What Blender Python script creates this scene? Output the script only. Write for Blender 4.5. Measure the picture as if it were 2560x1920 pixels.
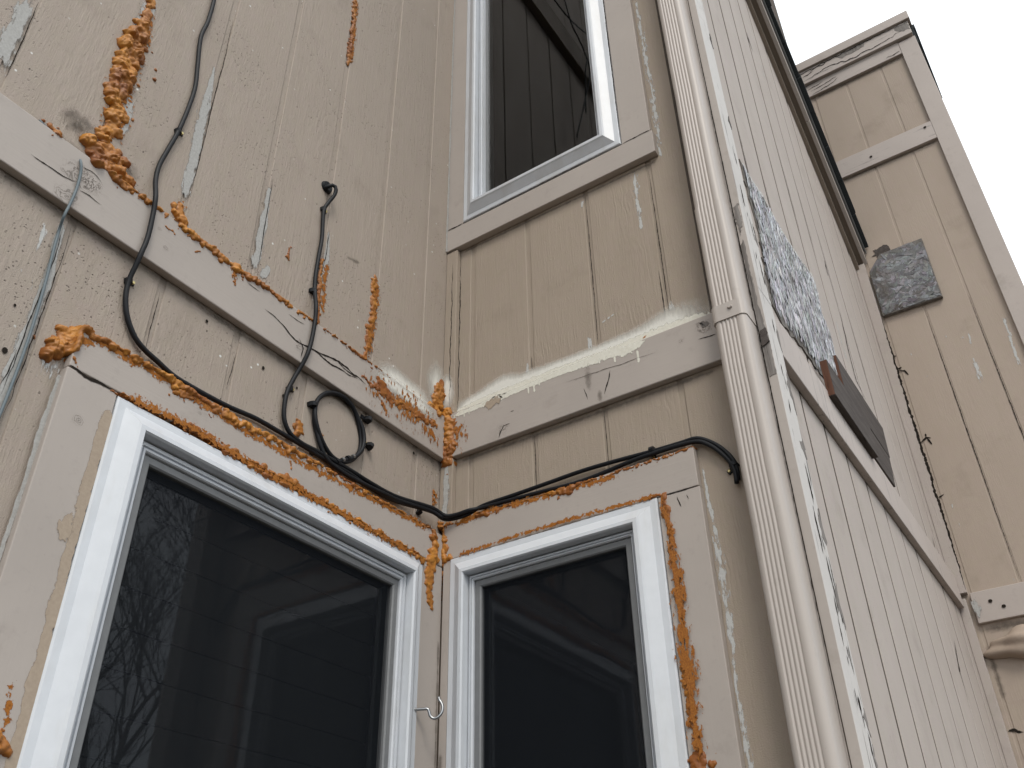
import bpy, bmesh, math, random
import numpy as np
from mathutils import Vector, Matrix

random.seed(7); RNG = np.random.default_rng(11)
for o in list(bpy.data.objects): bpy.data.objects.remove(o)
SC = bpy.context.scene; COL = SC.collection
# ------------------------------------------------------------------ camera, sky, sun, exposure
# world: x runs along the middle wall towards the right, y away along the left wall, z up;
# inside corner of the two walls at x = y = 0, z = 0 at the underside of the band board
M = np.array([[0.83194807, 0.55460963, -0.01644932], [-0.32678007, 0.46579988, -0.82234133], [-0.44841632, 0.68952059, 0.56875668]])
F = 2302.254; CAM = np.array([1.34453075, -1.72197593, -1.24458677])
cd = bpy.data.cameras.new('camera'); cam = bpy.data.objects.new('camera', cd); COL.objects.link(cam)
cam.matrix_world = Matrix(((M[0][0], -M[1][0], -M[2][0], CAM[0]), (M[0][1], -M[1][1], -M[2][1], CAM[1]), (M[0][2], -M[1][2], -M[2][2], CAM[2]), (0, 0, 0, 1)))
cd.sensor_fit = 'HORIZONTAL'; cd.sensor_width = 36; cd.lens = F * 36 / 2560; cd.clip_start = 0.02; cd.clip_end = 2000
SC.camera = cam

SUN_DIR = Vector((0.46, -0.50, 0.73)).normalized()
wd = bpy.data.worlds.new('World'); SC.world = wd; wd.use_nodes = True
nt = wd.node_tree; nt.nodes.clear()
out = nt.nodes.new('ShaderNodeOutputWorld'); mx = nt.nodes.new('ShaderNodeMixShader')
b1 = nt.nodes.new('ShaderNodeBackground'); b2 = nt.nodes.new('ShaderNodeBackground')
sky = nt.nodes.new('ShaderNodeTexSky'); sky.sky_type = 'NISHITA'; sky.sun_disc = False
sky.sun_elevation = math.asin(SUN_DIR.z); sky.sun_rotation = math.atan2(SUN_DIR.x, SUN_DIR.y)
b1.inputs[1].default_value = 0.13
nt.links.new(sky.outputs[0], b1.inputs[0])
tc = nt.nodes.new('ShaderNodeTexCoord'); mp = nt.nodes.new('ShaderNodeMapping'); mp.inputs['Scale'].default_value = (1, 1, 1.8)
mp.inputs['Location'].default_value = (2.2, 6.1, 0.0)
ns = nt.nodes.new('ShaderNodeTexNoise'); ns.inputs['Scale'].default_value = 2.6; ns.inputs['Detail'].default_value = 7; ns.inputs['Roughness'].default_value = 0.6
rp = nt.nodes.new('ShaderNodeValToRGB'); rp.color_ramp.elements[0].position = 0.33; rp.color_ramp.elements[0].color = (0.72, 0.72, 0.72, 1)
rp.color_ramp.elements[1].position = 0.50; rp.color_ramp.elements[1].color = (1, 1, 1, 1)
rc = nt.nodes.new('ShaderNodeValToRGB'); rc.color_ramp.elements[0].position = 0.35; rc.color_ramp.elements[0].color = (0.92, 0.985, 1.03, 1)
rc.color_ramp.elements[1].position = 0.62; rc.color_ramp.elements[1].color = (0.945, 0.98, 1.02, 1)
ns2 = nt.nodes.new('ShaderNodeTexNoise'); ns2.inputs['Scale'].default_value = 5.0; ns2.inputs['Detail'].default_value = 6
nt.links.new(tc.outputs['Generated'], mp.inputs[0]); nt.links.new(mp.outputs[0], ns.inputs['Vector']); nt.links.new(mp.outputs[0], ns2.inputs['Vector'])
nt.links.new(ns.outputs[0], rp.inputs[0]); nt.links.new(ns2.outputs[0], rc.inputs[0]); nt.links.new(rc.outputs[0], b2.inputs[0])
b2.inputs[1].default_value = 1.38
nt.links.new(rp.outputs[0], mx.inputs[0]); nt.links.new(b1.outputs[0], mx.inputs[1]); nt.links.new(b2.outputs[0], mx.inputs[2]); nt.links.new(mx.outputs[0], out.inputs[0])
sd = bpy.data.lights.new('sun', 'SUN'); sd.energy = 1.5; sd.angle = math.radians(20); sd.color = (1, 0.93, 0.83)
sun = bpy.data.objects.new('sun', sd); COL.objects.link(sun); sun.rotation_euler = SUN_DIR.to_track_quat('Z', 'Y').to_euler()
SC.view_settings.view_transform = 'Standard'; SC.view_settings.look = 'None'; SC.view_settings.exposure = 0.20; SC.view_settings.gamma = 1
SC.cycles.max_bounces = 8; SC.cycles.transparent_max_bounces = 24; SC.cycles.diffuse_bounces = 4
SC.cycles.caustics_reflective = False; SC.cycles.caustics_refractive = False

# ------------------------------------------------------------------ node material helper
class G:
    def __init__(s, name):
        s.m = bpy.data.materials.new(name); s.m.use_nodes = True; s.t = s.m.node_tree; s.t.nodes.clear()
        s.out = s.t.nodes.new('ShaderNodeOutputMaterial')
        g = s.t.nodes.new('ShaderNodeNewGeometry'); s.P = g.outputs['Position']
        s.rand = s.t.nodes.new('ShaderNodeObjectInfo').outputs['Random']
    def _in(s, sock, v):
        if v is None: return
        if isinstance(v, bpy.types.NodeSocket): s.t.links.new(v, sock)
        else:
            if isinstance(v, tuple) and len(v) == 3 and sock.type == 'RGBA': v = (*v, 1)
            sock.default_value = v
    def vec(s, sc, v=None):
        n = s.t.nodes.new('ShaderNodeVectorMath'); n.operation = 'MULTIPLY'; s._in(n.inputs[0], v or s.P); n.inputs[1].default_value = sc; return n.outputs[0]
    def noise(s, sc, detail=4, rough=0.55, v=None, dist=0.0):
        n = s.t.nodes.new('ShaderNodeTexNoise'); n.inputs['Scale'].default_value = sc; n.inputs['Detail'].default_value = detail
        n.inputs['Roughness'].default_value = rough; n.inputs['Distortion'].default_value = dist; s._in(n.inputs['Vector'], v or s.P); return n.outputs[0]
    def vor(s, sc, v=None, feat='F1', out='Distance', rand=1.0):
        n = s.t.nodes.new('ShaderNodeTexVoronoi'); n.feature = feat; n.inputs['Scale'].default_value = sc; n.inputs['Randomness'].default_value = rand
        s._in(n.inputs['Vector'], v or s.P); return n.outputs[out]
    def wave(s, sc, v=None, dist=4, det=2, dsc=1.0, direction='X'):
        n = s.t.nodes.new('ShaderNodeTexWave'); n.bands_direction = direction; n.inputs['Scale'].default_value = sc; n.inputs['Distortion'].default_value = dist
        n.inputs['Detail'].default_value = det; n.inputs['Detail Scale'].default_value = dsc; s._in(n.inputs['Vector'], v or s.P); return n.outputs['Fac']
    def ma(s, op, a, b=None, c=None, clamp=False):
        n = s.t.nodes.new('ShaderNodeMath'); n.operation = op; n.use_clamp = clamp
        for i, v in enumerate((a, b, c)): s._in(n.inputs[i], v)
        return n.outputs[0]
    def rng(s, v, a, b, c=0.0, d=1.0):
        n = s.t.nodes.new('ShaderNodeMapRange'); n.clamp = True; s._in(n.inputs[0], v)
        for i, x in zip((1, 2, 3, 4), (a, b, c, d)): n.inputs[i].default_value = x
        return n.outputs[0]
    def mix(s, f, a, b, blend='MIX'):
        n = s.t.nodes.new('ShaderNodeMix'); n.data_type = 'RGBA'; n.blend_type = blend; s._in(n.inputs['Factor'], f); s._in(n.inputs['A'], a); s._in(n.inputs['B'], b)
        return n.outputs['Result']
    def bump(s, h, strength=0.4, dist=0.002, normal=None):
        n = s.t.nodes.new('ShaderNodeBump'); n.inputs['Strength'].default_value = strength; n.inputs['Distance'].default_value = dist
        s._in(n.inputs['Height'], h); s._in(n.inputs['Normal'], normal); return n.outputs[0]
    def attr(s, name, out='Fac'):
        n = s.t.nodes.new('ShaderNodeAttribute'); n.attribute_name = name; return n.outputs[out]
    def sep(s, v=None):
        n = s.t.nodes.new('ShaderNodeSeparateXYZ'); s._in(n.inputs[0], v or s.P); return n.outputs
    def bsdf(s, color, rough=0.7, normal=None, spec=0.4, metal=0.0, alpha=None, sss=0.0):
        n = s.t.nodes.new('ShaderNodeBsdfPrincipled'); s._in(n.inputs['Base Color'], color); s._in(n.inputs['Roughness'], rough); s._in(n.inputs['Normal'], normal)
        n.inputs['Specular IOR Level'].default_value = spec; n.inputs['Metallic'].default_value = metal; s._in(n.inputs['Alpha'], alpha)
        if sss: n.inputs['Subsurface Weight'].default_value = sss; n.inputs['Subsurface Radius'].default_value = (0.006, 0.003, 0.001)
        s.t.links.new(n.outputs[0], s.out.inputs[0]); return s.m

def siding_mat(name, col, col2, pits=0.3, specks=True, rough_bump=1.0, fig_amt=0.35):
    g = G(name)
    st = g.vec((1, 1, 0.05)); st2 = g.vec((1, 1, 0.14))
    fine = g.noise(300, 3, 0.6, st); grain = g.noise(110, 4, 0.6, st, 0.5)
    streak = g.rng(g.noise(210, 2, 0.5, st2, 0.3), 0.54, 0.7)               # short raised fibres
    smask = g.rng(g.noise(9, 3, v=g.vec((1, 1, 0.35))), 0.4, 0.62)
    fig = g.wave(19, g.vec((1, 1, 0.2)), 14, 4, 2.2); figmask = g.rng(g.noise(5.5, 3, v=g.vec((1, 1, 0.5))), 0.52, 0.62)
    pebble = g.noise(380, 4, 0.65); big = g.noise(2.2, 4); mid = g.noise(14, 4, v=g.vec((1, 1, 0.3))); mot = g.noise(26, 3, 0.6)
    c = g.mix(g.rng(big, 0.3, 0.72), col, col2)
    c = g.mix(g.rng(mot, 0.35, 0.68, 0, 0.55), c, (col[0] * 1.0, col[1] * 0.955, col[2] * 1.0))
    c = g.mix(g.rng(g.noise(31, 3, 0.6), 0.42, 0.72, 0, 0.5), c, (col[0] * 0.97, col[1] * 1.0, col[2] * 0.93))
    c = g.mix(g.rng(mid, 0.35, 0.75, 0, 0.3), c, tuple(x * 0.86 for x in col))
    c = g.mix(g.ma('MULTIPLY', g.rand, 0.35), c, tuple(x * 1.07 for x in col2))
    pm = g.rng(g.noise(4.5, 3), 0.44, 0.62)
    pit = g.ma('MULTIPLY', g.rng(g.vor(120), 0.13, 0.27, 1, 0), pm); pit = g.ma('MULTIPLY', pit, g.rng(g.noise(130, 1), 0.40, 0.55))
    pit2 = g.ma('MULTIPLY', g.rng(g.vor(55, g.vec((1, 1, 0.6))), 0.06, 0.12, 1, 0), g.rng(g.noise(17, 2), 0.5, 0.6))
    pit = g.ma('MAXIMUM', pit, pit2)
    c = g.mix(g.ma('MULTIPLY', pit, pits), c, tuple(x * 0.3 for x in col))
    if specks:
        sp = g.ma('MULTIPLY', g.rng(g.vor(24), 0.05, 0.08, 1, 0), g.rng(g.noise(7, 2), 0.5, 0.58)); c = g.mix(sp, c, (0.7, 0.7, 0.68))
    grime = g.ma('MULTIPLY', g.rng(g.noise(6, 5, 0.65), 0.56, 0.8), 0.3)
    c = g.mix(grime, c, (0.16, 0.13, 0.10))
    h = g.ma('ADD', g.ma('MULTIPLY', grain, 0.7), g.ma('MULTIPLY', fine, 0.3))
    h = g.ma('ADD', h, g.ma('MULTIPLY', g.ma('MULTIPLY', streak, smask), 0.28))
    h = g.ma('ADD', h, g.ma('MULTIPLY', g.ma('MULTIPLY', fig, figmask), fig_amt))
    h = g.ma('ADD', h, g.ma('MULTIPLY', pebble, 0.75)); h = g.ma('SUBTRACT', h, g.ma('MULTIPLY', pit, 1.5 * pits))
    return g.bsdf(c, g.rng(mid, 0.2, 0.8, 0.62, 0.85), g.bump(h, 0.68 * rough_bump, 0.0026), 0.3)

def trim_mat(name, col, axis, wear=0.0):
    g = G(name); sc = {'x': (0.05, 1, 1), 'y': (1, 0.05, 1), 'z': (1, 1, 0.05)}[axis]
    st = g.vec(sc); grain = g.noise(150, 4, 0.6, st); big = g.noise(3.5, 4); sm = g.noise(45, 4, 0.6)
    c = g.mix(g.rng(big, 0.3, 0.7), col, tuple(x * 0.9 for x in col))
    c = g.mix(g.ma('MULTIPLY', g.rng(sm, 0.58, 0.8), 0.4), c, tuple(x * 0.7 for x in col))
    dirt = g.ma('MULTIPLY', g.rng(g.noise(9, 5, 0.7), 0.6, 0.82), 0.4); c = g.mix(dirt, c, (0.2, 0.17, 0.14))
    dots = g.ma('MULTIPLY', g.rng(g.vor(34), 0.03, 0.07, 1, 0), g.rng(g.noise(6), 0.55, 0.62)); c = g.mix(g.ma('MULTIPLY', dots, 0.2), c, (0.12, 0.1, 0.08))
    if wear:
        wn = g.noise(60, 5, 0.7, st); wm = g.rng(wn, 0.62 - 0.12 * wear, 0.66 - 0.12 * wear)
        c = g.mix(wm, c, g.mix(grain, (0.16, 0.14, 0.125), (0.30, 0.28, 0.27)))
    h = g.ma('ADD', g.ma('MULTIPLY', grain, 0.7), g.ma('MULTIPLY', sm, 0.6))
    return g.bsdf(c, 0.6, g.bump(h, 0.28, 0.0015), 0.35)

def decal_mat(name, colA, colB, gain=1.6, amp=0.9, thr=0.3, soft=0.12, nsc=70, rough=0.8, stretch=(1, 1, 1), opac=1.0):
    g = G(name); a = g.attr('a'); st = g.vec(stretch)
    n = g.noise(nsc, 5, 0.65, st); n2 = g.noise(nsc * 2.2, 4)
    v = g.ma('ADD', g.ma('MULTIPLY', a, gain), g.ma('MULTIPLY', g.ma('SUBTRACT', n, 0.5), amp * 2))
    al = g.rng(v, thr, thr + soft, 0, opac)
    c = g.mix(g.rng(n2, 0.3, 0.7), colA, colB)
    return g.bsdf(c, rough, g.bump(n2, 0.4, 0.001), 0.3, alpha=al)

PA = (0.375, 0.318, 0.268); PB = (0.345, 0.294, 0.249)
TR = (0.415, 0.370, 0.336)
MT = {}
MT['sidA'] = siding_mat('rough_siding_paint_left', PA, PB, 0.75)
MT['sidB'] = siding_mat('rough_siding_paint_middle', (0.352, 0.294, 0.236), (0.328, 0.273, 0.219), 0.03, False, 1.0)
MT['sidC'] = siding_mat('rough_siding_paint_side', (0.425, 0.378, 0.344), (0.40, 0.352, 0.32), 0.3, False, 0.6)
MT['sidD'] = siding_mat('rough_siding_paint_far', (0.385, 0.318, 0.262), (0.365, 0.30, 0.246), 0.05, False, 0.45)
for ax in 'xyz': MT['trim' + ax] = trim_mat('trim_paint_along_' + ax, TR, ax)
for ax in 'xyz': MT['worn' + ax] = trim_mat('worn_trim_paint_along_' + ax, (0.46, 0.405, 0.372), ax, 0.16)
for ax in 'xz': MT['far' + ax] = trim_mat('far_trim_paint_along_' + ax, (0.45, 0.395, 0.36), ax)
MT['pale'] = trim_mat('pale_corner_paint', (0.56, 0.535, 0.51), 'z', 0.12)
g = G('groove_back_paint'); MT['groove'] = g.bsdf(g.mix(g.noise(40, 4), (0.17, 0.14, 0.115), (0.28, 0.235, 0.2)), 0.9, None, 0.2)
g = G('dark_groove_back'); MT['grooveC'] = g.bsdf(g.mix(g.noise(30, 4), (0.05, 0.042, 0.036), (0.15, 0.125, 0.105)), 0.95, None, 0.1)  # dark brown backing that draws the side wall's groove lines
g = G('white_vinyl'); n = g.noise(30, 3); st = g.noise(8, 5, 0.65, g.vec((1, 1, 0.25)))
c = g.mix(g.rng(n, 0.3, 0.7), (0.60, 0.625, 0.66), (0.565, 0.59, 0.625)); c = g.mix(g.ma('MULTIPLY', g.rng(st, 0.5, 0.78), 0.5), c, (0.40, 0.38, 0.34))
MT['vinyl'] = g.bsdf(c, 0.38, g.bump(n, 0.05, 0.001), 0.45)
g = G('cable_jacket'); MT['cable'] = g.bsdf(g.mix(g.noise(60), (0.006, 0.007, 0.009), (0.012, 0.013, 0.016)), 0.5, None, 0.22)
g = G('grey_wire_jacket'); MT['wire'] = g.bsdf(g.mix(g.noise(40), (0.10, 0.135, 0.155), (0.16, 0.19, 0.205)), 0.55, None, 0.4)
g = G('brass_nail'); MT['nail'] = g.bsdf((0.5, 0.42, 0.2), 0.4, None, 0.5, 0.9)
g = G('galvanised_steel'); MT['steel'] = g.bsdf(g.mix(g.noise(90), (0.28, 0.29, 0.30), (0.42, 0.42, 0.42)), 0.33, None, 0.5, 1.0)
g = G('foam_orange'); n1 = g.noise(55, 4, 0.6); n2 = g.noise(9, 3); n3 = g.noise(230, 3, 0.6)
c = g.mix(g.rng(n1, 0.3, 0.7), (0.50, 0.215, 0.026), (0.36, 0.132, 0.014)); c = g.mix(g.rng(n2, 0.40, 0.62), c, (0.22, 0.068, 0.009))
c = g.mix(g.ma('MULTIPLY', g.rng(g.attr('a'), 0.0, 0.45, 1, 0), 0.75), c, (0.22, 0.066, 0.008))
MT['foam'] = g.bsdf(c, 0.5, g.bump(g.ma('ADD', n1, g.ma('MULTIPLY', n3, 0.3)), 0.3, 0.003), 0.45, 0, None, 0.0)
MT['smear'] = decal_mat('foam_smear', (0.38, 0.145, 0.022), (0.22, 0.07, 0.009), 1.0, 1.5, 0.62, 0.14, 115)
MT['film'] = decal_mat('foam_film', (0.40, 0.155, 0.024), (0.19, 0.056, 0.008), 1.1, 2.1, 0.55, 0.12, 130, 0.55, (1, 1, 0.4))
MT['caulk'] = decal_mat('grey_caulk_smear', (0.33, 0.325, 0.31), (0.43, 0.425, 0.41), 1.6, 1.5, 0.55, 0.25, 90, 0.8, (1, 1, 0.22))
MT['primer'] = decal_mat('pale_primer_patch', (0.52, 0.53, 0.53), (0.62, 0.62, 0.6), 1.1, 1.9, 0.6, 0.3, 110, 0.85, (1, 1, 0.25), 0.8)
MT['spray'] = decal_mat('white_overspray', (0.72, 0.71, 0.66), (0.66, 0.65, 0.60), 1.35, 0.30, 0.06, 0.95, 150, 0.7, (1, 1, 0.25))
MT['cream'] = decal_mat('cream_paint_run', (0.71, 0.695, 0.62), (0.62, 0.60, 0.52), 1.7, 0.95, 0.5, 0.3, 75, 0.5, (1, 1, 0.6))
MT['dark_mark'] = decal_mat('dark_mark_layer', (0.11, 0.09, 0.075), (0.17, 0.145, 0.12), 1.2, 0.9, 0.3, 0.9, 50, 0.9, (1, 1, 1), 0.5)  # soft dark layer, for stains and for strips along board edges
MT['drybeige'] = decal_mat('old_tan_paint', (0.33, 0.265, 0.205), (0.38, 0.31, 0.24), 1.8, 1.3, 0.5, 0.15, 70, 0.8, (1, 1, 0.4))
g = G('crack_dark'); MT['crack'] = g.bsdf((0.022, 0.018, 0.015), 0.95, None, 0.1)
g = G('insulated_glass'); fr = g.t.nodes.new('ShaderNodeFresnel'); fr.inputs[0].default_value = 1.52
tr = g.t.nodes.new('ShaderNodeBsdfTransparent'); tr.inputs[0].default_value = (0.62, 0.68, 0.68, 1); gl = g.t.nodes.new('ShaderNodeBsdfGlossy'); gl.inputs[1].default_value = 0.015
gl.inputs[0].default_value = (0.93, 0.96, 1, 1)
ms = g.t.nodes.new('ShaderNodeMixShader'); g._in(ms.inputs[0], g.ma('MULTIPLY', fr.outputs[0], 1.0, clamp=True)); g.t.links.new(tr.outputs[0], ms.inputs[1]); g.t.links.new(gl.outputs[0], ms.inputs[2])
nb = g.bump(g.noise(2.0, 1), 0.04, 0.01); g.t.links.new(nb, gl.inputs['Normal'])
g.t.links.new(ms.outputs[0], g.out.inputs[0]); MT['glass'] = g.m
g = G('insect_screen'); tr = g.t.nodes.new('ShaderNodeBsdfTransparent'); df = g.t.nodes.new('ShaderNodeBsdfDiffuse'); df.inputs[0].default_value = (0.022, 0.025, 0.03, 1)
ms = g.t.nodes.new('ShaderNodeMixShader'); ms.inputs[0].default_value = 0.42; g.t.links.new(tr.outputs[0], ms.inputs[1]); g.t.links.new(df.outputs[0], ms.inputs[2]); g.t.links.new(ms.outputs[0], g.out.inputs[0]); MT['screen'] = g.m
g = G('screen_frame_grey'); MT['scrframe'] = g.bsdf(g.mix(g.noise(50), (0.15, 0.155, 0.16), (0.20, 0.205, 0.21)), 0.45, None, 0.5)
g = G('dark_room'); MT['room'] = g.bsdf((0.006, 0.0055, 0.005), 0.9, None, 0.1)
g = G('blind_cloth'); MT['blind'] = g.bsdf(g.mix(g.noise(12), (0.05, 0.045, 0.04), (0.07, 0.06, 0.053)), 0.9, None, 0.1)
g = G('downspout_enamel'); n = g.noise(25, 4); st = g.noise(10, 5, 0.6, g.vec((1, 1, 0.12)))
c = g.mix(g.rng(st, 0.35, 0.7), (0.455, 0.408, 0.372), (0.41, 0.368, 0.336)); c = g.mix(g.ma('MULTIPLY', g.rng(g.noise(30, 5, 0.7), 0.62, 0.8), 0.4), c, (0.27, 0.23, 0.2))
MT['spout'] = g.bsdf(c, 0.45, g.bump(n, 0.06, 0.002), 0.45)
def wood_mat(name, c1, c2, axis, rough=0.85, sc=70):
    g = G(name); s3 = {'x': (0.06, 1, 1), 'y': (1, 0.06, 1), 'z': (1, 1, 0.06)}[axis]; st = g.vec(s3); gr = g.noise(sc, 5, 0.65, st, 0.8)
    c = g.mix(g.rng(gr, 0.3, 0.7), c1, c2); c = g.mix(g.rng(g.noise(200, 3, 0.6, st), 0.6, 0.75), c, tuple(x * 0.5 for x in c1))
    return g.bsdf(c, rough, g.bump(gr, 0.6, 0.002), 0.25)
MT['darkwood'] = wood_mat('weathered_dark_wood', (0.045, 0.036, 0.032), (0.10, 0.085, 0.078), 'y')
MT['endgrain'] = wood_mat('rusty_brown_end_grain', (0.085, 0.036, 0.022), (0.14, 0.068, 0.045), 'z')
MT['greywood'] = wood_mat('grey_weathered_wood', (0.13, 0.115, 0.105), (0.27, 0.25, 0.235), 'z')
g = G('osb_base'); n = g.noise(45, 5, 0.65); MT['osb'] = g.bsdf(g.mix(g.rng(n, 0.3, 0.7), (0.10, 0.09, 0.08), (0.22, 0.205, 0.19)), 0.95, g.bump(n, 0.6, 0.003), 0.15)
g = G('osb_strand'); n = g.noise(160, 4, 0.6); sc_ = g.mix(g.rng(g.noise(11, 4, 0.6), 0.5, 0.72, 0, 0.6), g.attr('col', 'Color'), (0.12, 0.10, 0.085)); MT['strand'] = g.bsdf(g.mix(g.rng(n, 0.4, 0.7, 0, 0.4), sc_, (0.06, 0.052, 0.046)), 0.9, g.bump(n, 0.5, 0.001), 0.2)
g = G('shingle_asphalt'); n = g.noise(300, 3, 0.7); MT['shingle'] = g.bsdf(g.mix(g.rng(n, 0.3, 0.7), (0.022, 0.026, 0.028), (0.06, 0.066, 0.068)), 0.95, g.bump(n, 0.8, 0.003), 0.2)
g = G('drip_edge_metal'); MT['drip'] = g.bsdf((0.20, 0.21, 0.215), 0.4, None, 0.5, 0.6)
g = G('soffit_brown_paint'); MT['soffit'] = g.bsdf(g.mix(g.noise(12, 4), (0.20, 0.16, 0.125), (0.25, 0.205, 0.165)), 0.75, None, 0.3)
g = G('ground_soil'); n = g.noise(6, 6); MT['ground'] = g.bsdf(g.mix(n, (0.055, 0.05, 0.042), (0.10, 0.09, 0.075)), 0.95, None, 0.1)
g = G('bark'); MT['bark'] = g.bsdf(g.mix(g.noise(9, 4), (0.045, 0.036, 0.03), (0.09, 0.075, 0.063)), 0.95, None, 0.1)
g = G('blob_paint'); n = g.noise(35, 4); MT['blob'] = g.bsdf(g.mix(n, (0.38, 0.30, 0.24), (0.30, 0.24, 0.19)), 0.7, g.bump(n, 0.4, 0.004), 0.3)
g = G('knot_wood'); a = g.attr('a'); r = g.ma('ADD', g.ma('MULTIPLY', a, 22.0), g.ma('MULTIPLY', g.noise(60, 4), 34.0)); w = g.ma('SINE', r)
al = g.ma('MULTIPLY', g.rng(w, 0.35, 0.9), g.rng(g.ma('ADD', a, g.ma('MULTIPLY', g.noise(60, 4), 0.9)), 0.55, 0.95), clamp=True)
MT['knot'] = g.bsdf((0.085, 0.068, 0.055), 0.9, None, 0.2, alpha=g.ma('MULTIPLY', al, 0.42))

# ------------------------------------------------------------------ object helpers
BASE = {}
def tag(o, label=None, cat=None, group=None, kind=None):
    if label: o['label'] = label
    if cat: o['category'] = cat
    if group: o['group'] = group
    if kind: o['kind'] = kind
    return o
def thing(name, label, cat, loc=(0, 0, 0), group=None):
    o = bpy.data.objects.new(name, None); COL.objects.link(o); o.empty_display_size = 0.05; o.location = loc; BASE[o.name] = Vector(loc)
    return tag(o, label, cat, group)
def obj(name, bm, mat, parent=None, smooth=False, base=None):
    """link a bmesh (world coordinates) as one mesh object, its origin at its thing's base"""
    me = bpy.data.meshes.new(name)
    if isinstance(bm, bmesh.types.BMesh):
        bm.to_mesh(me); bm.free()
    else:
        v, f = bm[:2]; me.from_pydata([tuple(p) for p in v], [], f)
        if len(bm) > 2 and bm[2] is not None:
            at = me.attributes.new('a', 'FLOAT', 'POINT'); at.data.foreach_set('value', np.asarray(bm[2], dtype=np.float32))
        if len(bm) > 3:
            at = me.attributes.new('col', 'FLOAT_COLOR', 'POINT'); at.data.foreach_set('color', np.asarray(bm[3], dtype=np.float32).ravel())
    me.materials.append(mat if not isinstance(mat, str) else MT[mat])
    if smooth: me.shade_smooth()
    o = bpy.data.objects.new(name, me); COL.objects.link(o)
    if parent is not None:
        b = BASE[parent.name]; me.transform(Matrix.Translation(-b)); o.parent = parent; BASE[o.name] = b
    else:
        if base is None:
            vs = [v.co for v in me.vertices]; base = Vector(((min(v.x for v in vs) + max(v.x for v in vs)) / 2, (min(v.y for v in vs) + max(v.y for v in vs)) / 2, min(v.z for v in vs)))
        b = Vector(base); me.transform(Matrix.Translation(-b)); o.location = b; BASE[o.name] = b
    return o
WX = 0.892; LY = 2.2                        # side wall plane x, far wall plane y
def W(w, u, z, h=0.0):
    if w == 'A': return Vector((h, u, z))
    if w == 'B': return Vector((u, -h, z))
    if w == 'C': return Vector((WX + h, u, z))
    return Vector((u, LY - h, z))
def UZ(w, x, y, h=0.0):
    """photo point -> (u, z) on a wall, h metres in front of it"""
    d = M.T @ np.array([x - 1280, y - 960, F])
    if w in 'AC':
        X = (0 if w == 'A' else WX) + h; t = (X - CAM[0]) / d[0]; q = CAM + t * d; return q[1], q[2]
    Y = (0 if w == 'B' else LY) - h; t = (Y - CAM[1]) / d[1]; q = CAM + t * d; return q[0], q[2]
def pts(w, h, *ps): return [UZ(w, x, y, h) for x, y in ps]
def z1(ox, oy, ps, s=2.44): return [(ox + x / s, oy + y / s) for x, y in ps]
def bm_box(bm, w, u0, u1, z0, z1_, h0, h1, bev=0.0):
    vs = [bm.verts.new(W(w, u, z, h)) for h in (h0, h1) for z in (z0, z1_) for u in (u0, u1)]
    fs = [bm.faces.new([vs[i] for i in q]) for q in ((0, 1, 3, 2), (4, 6, 7, 5), (0, 4, 5, 1), (2, 3, 7, 6), (0, 2, 6, 4), (1, 5, 7, 3))]
    bmesh.ops.recalc_face_normals(bm, faces=fs)
    if bev:
        bmesh.ops.bevel(bm, geom=list({e for f in fs for e in f.edges}), offset=bev, segments=2, affect='EDGES', profile=0.5)
    return bm
def box(name, w, u0, u1, z0, z1_, h0, h1, mat, parent=None, bev=0.002):
    return obj(name, bm_box(bmesh.new(), w, u0, u1, z0, z1_, h0, h1, bev), mat, parent)
def prism(name, w, poly, h0, h1, mat, parent=None, bev=0.0015):
    bm = bmesh.new(); a = [bm.verts.new(W(w, u, z, h0)) for u, z in poly]; b = [bm.verts.new(W(w, u, z, h1)) for u, z in poly]; n = len(poly)
    fs = [bm.faces.new(a), bm.faces.new(b)] + [bm.faces.new([a[i], a[(i + 1) % n], b[(i + 1) % n], b[i]]) for i in range(n)]
    bmesh.ops.recalc_face_normals(bm, faces=fs)
    if bev: bmesh.ops.bevel(bm, geom=list(bm.edges), offset=bev, segments=1, affect='EDGES')
    return obj(name, bm, mat, parent)
def rects_minus(r, holes):
    rs = [r]
    for hu0, hu1, hz0, hz1 in holes:
        nr = []
        for u0, u1, a, b in rs:
            if hu1 <= u0 or hu0 >= u1 or hz1 <= a or hz0 >= b: nr.append((u0, u1, a, b)); continue
            if a < hz0: nr.append((u0, u1, a, hz0))
            if b > hz1: nr.append((u0, u1, hz1, b))
            m0, m1 = max(a, hz0), min(b, hz1)
            if u0 < hu0: nr.append((u0, hu0, m0, m1))
            if u1 > hu1: nr.append((hu1, u1, m0, m1))
        rs = nr
    return rs
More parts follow.
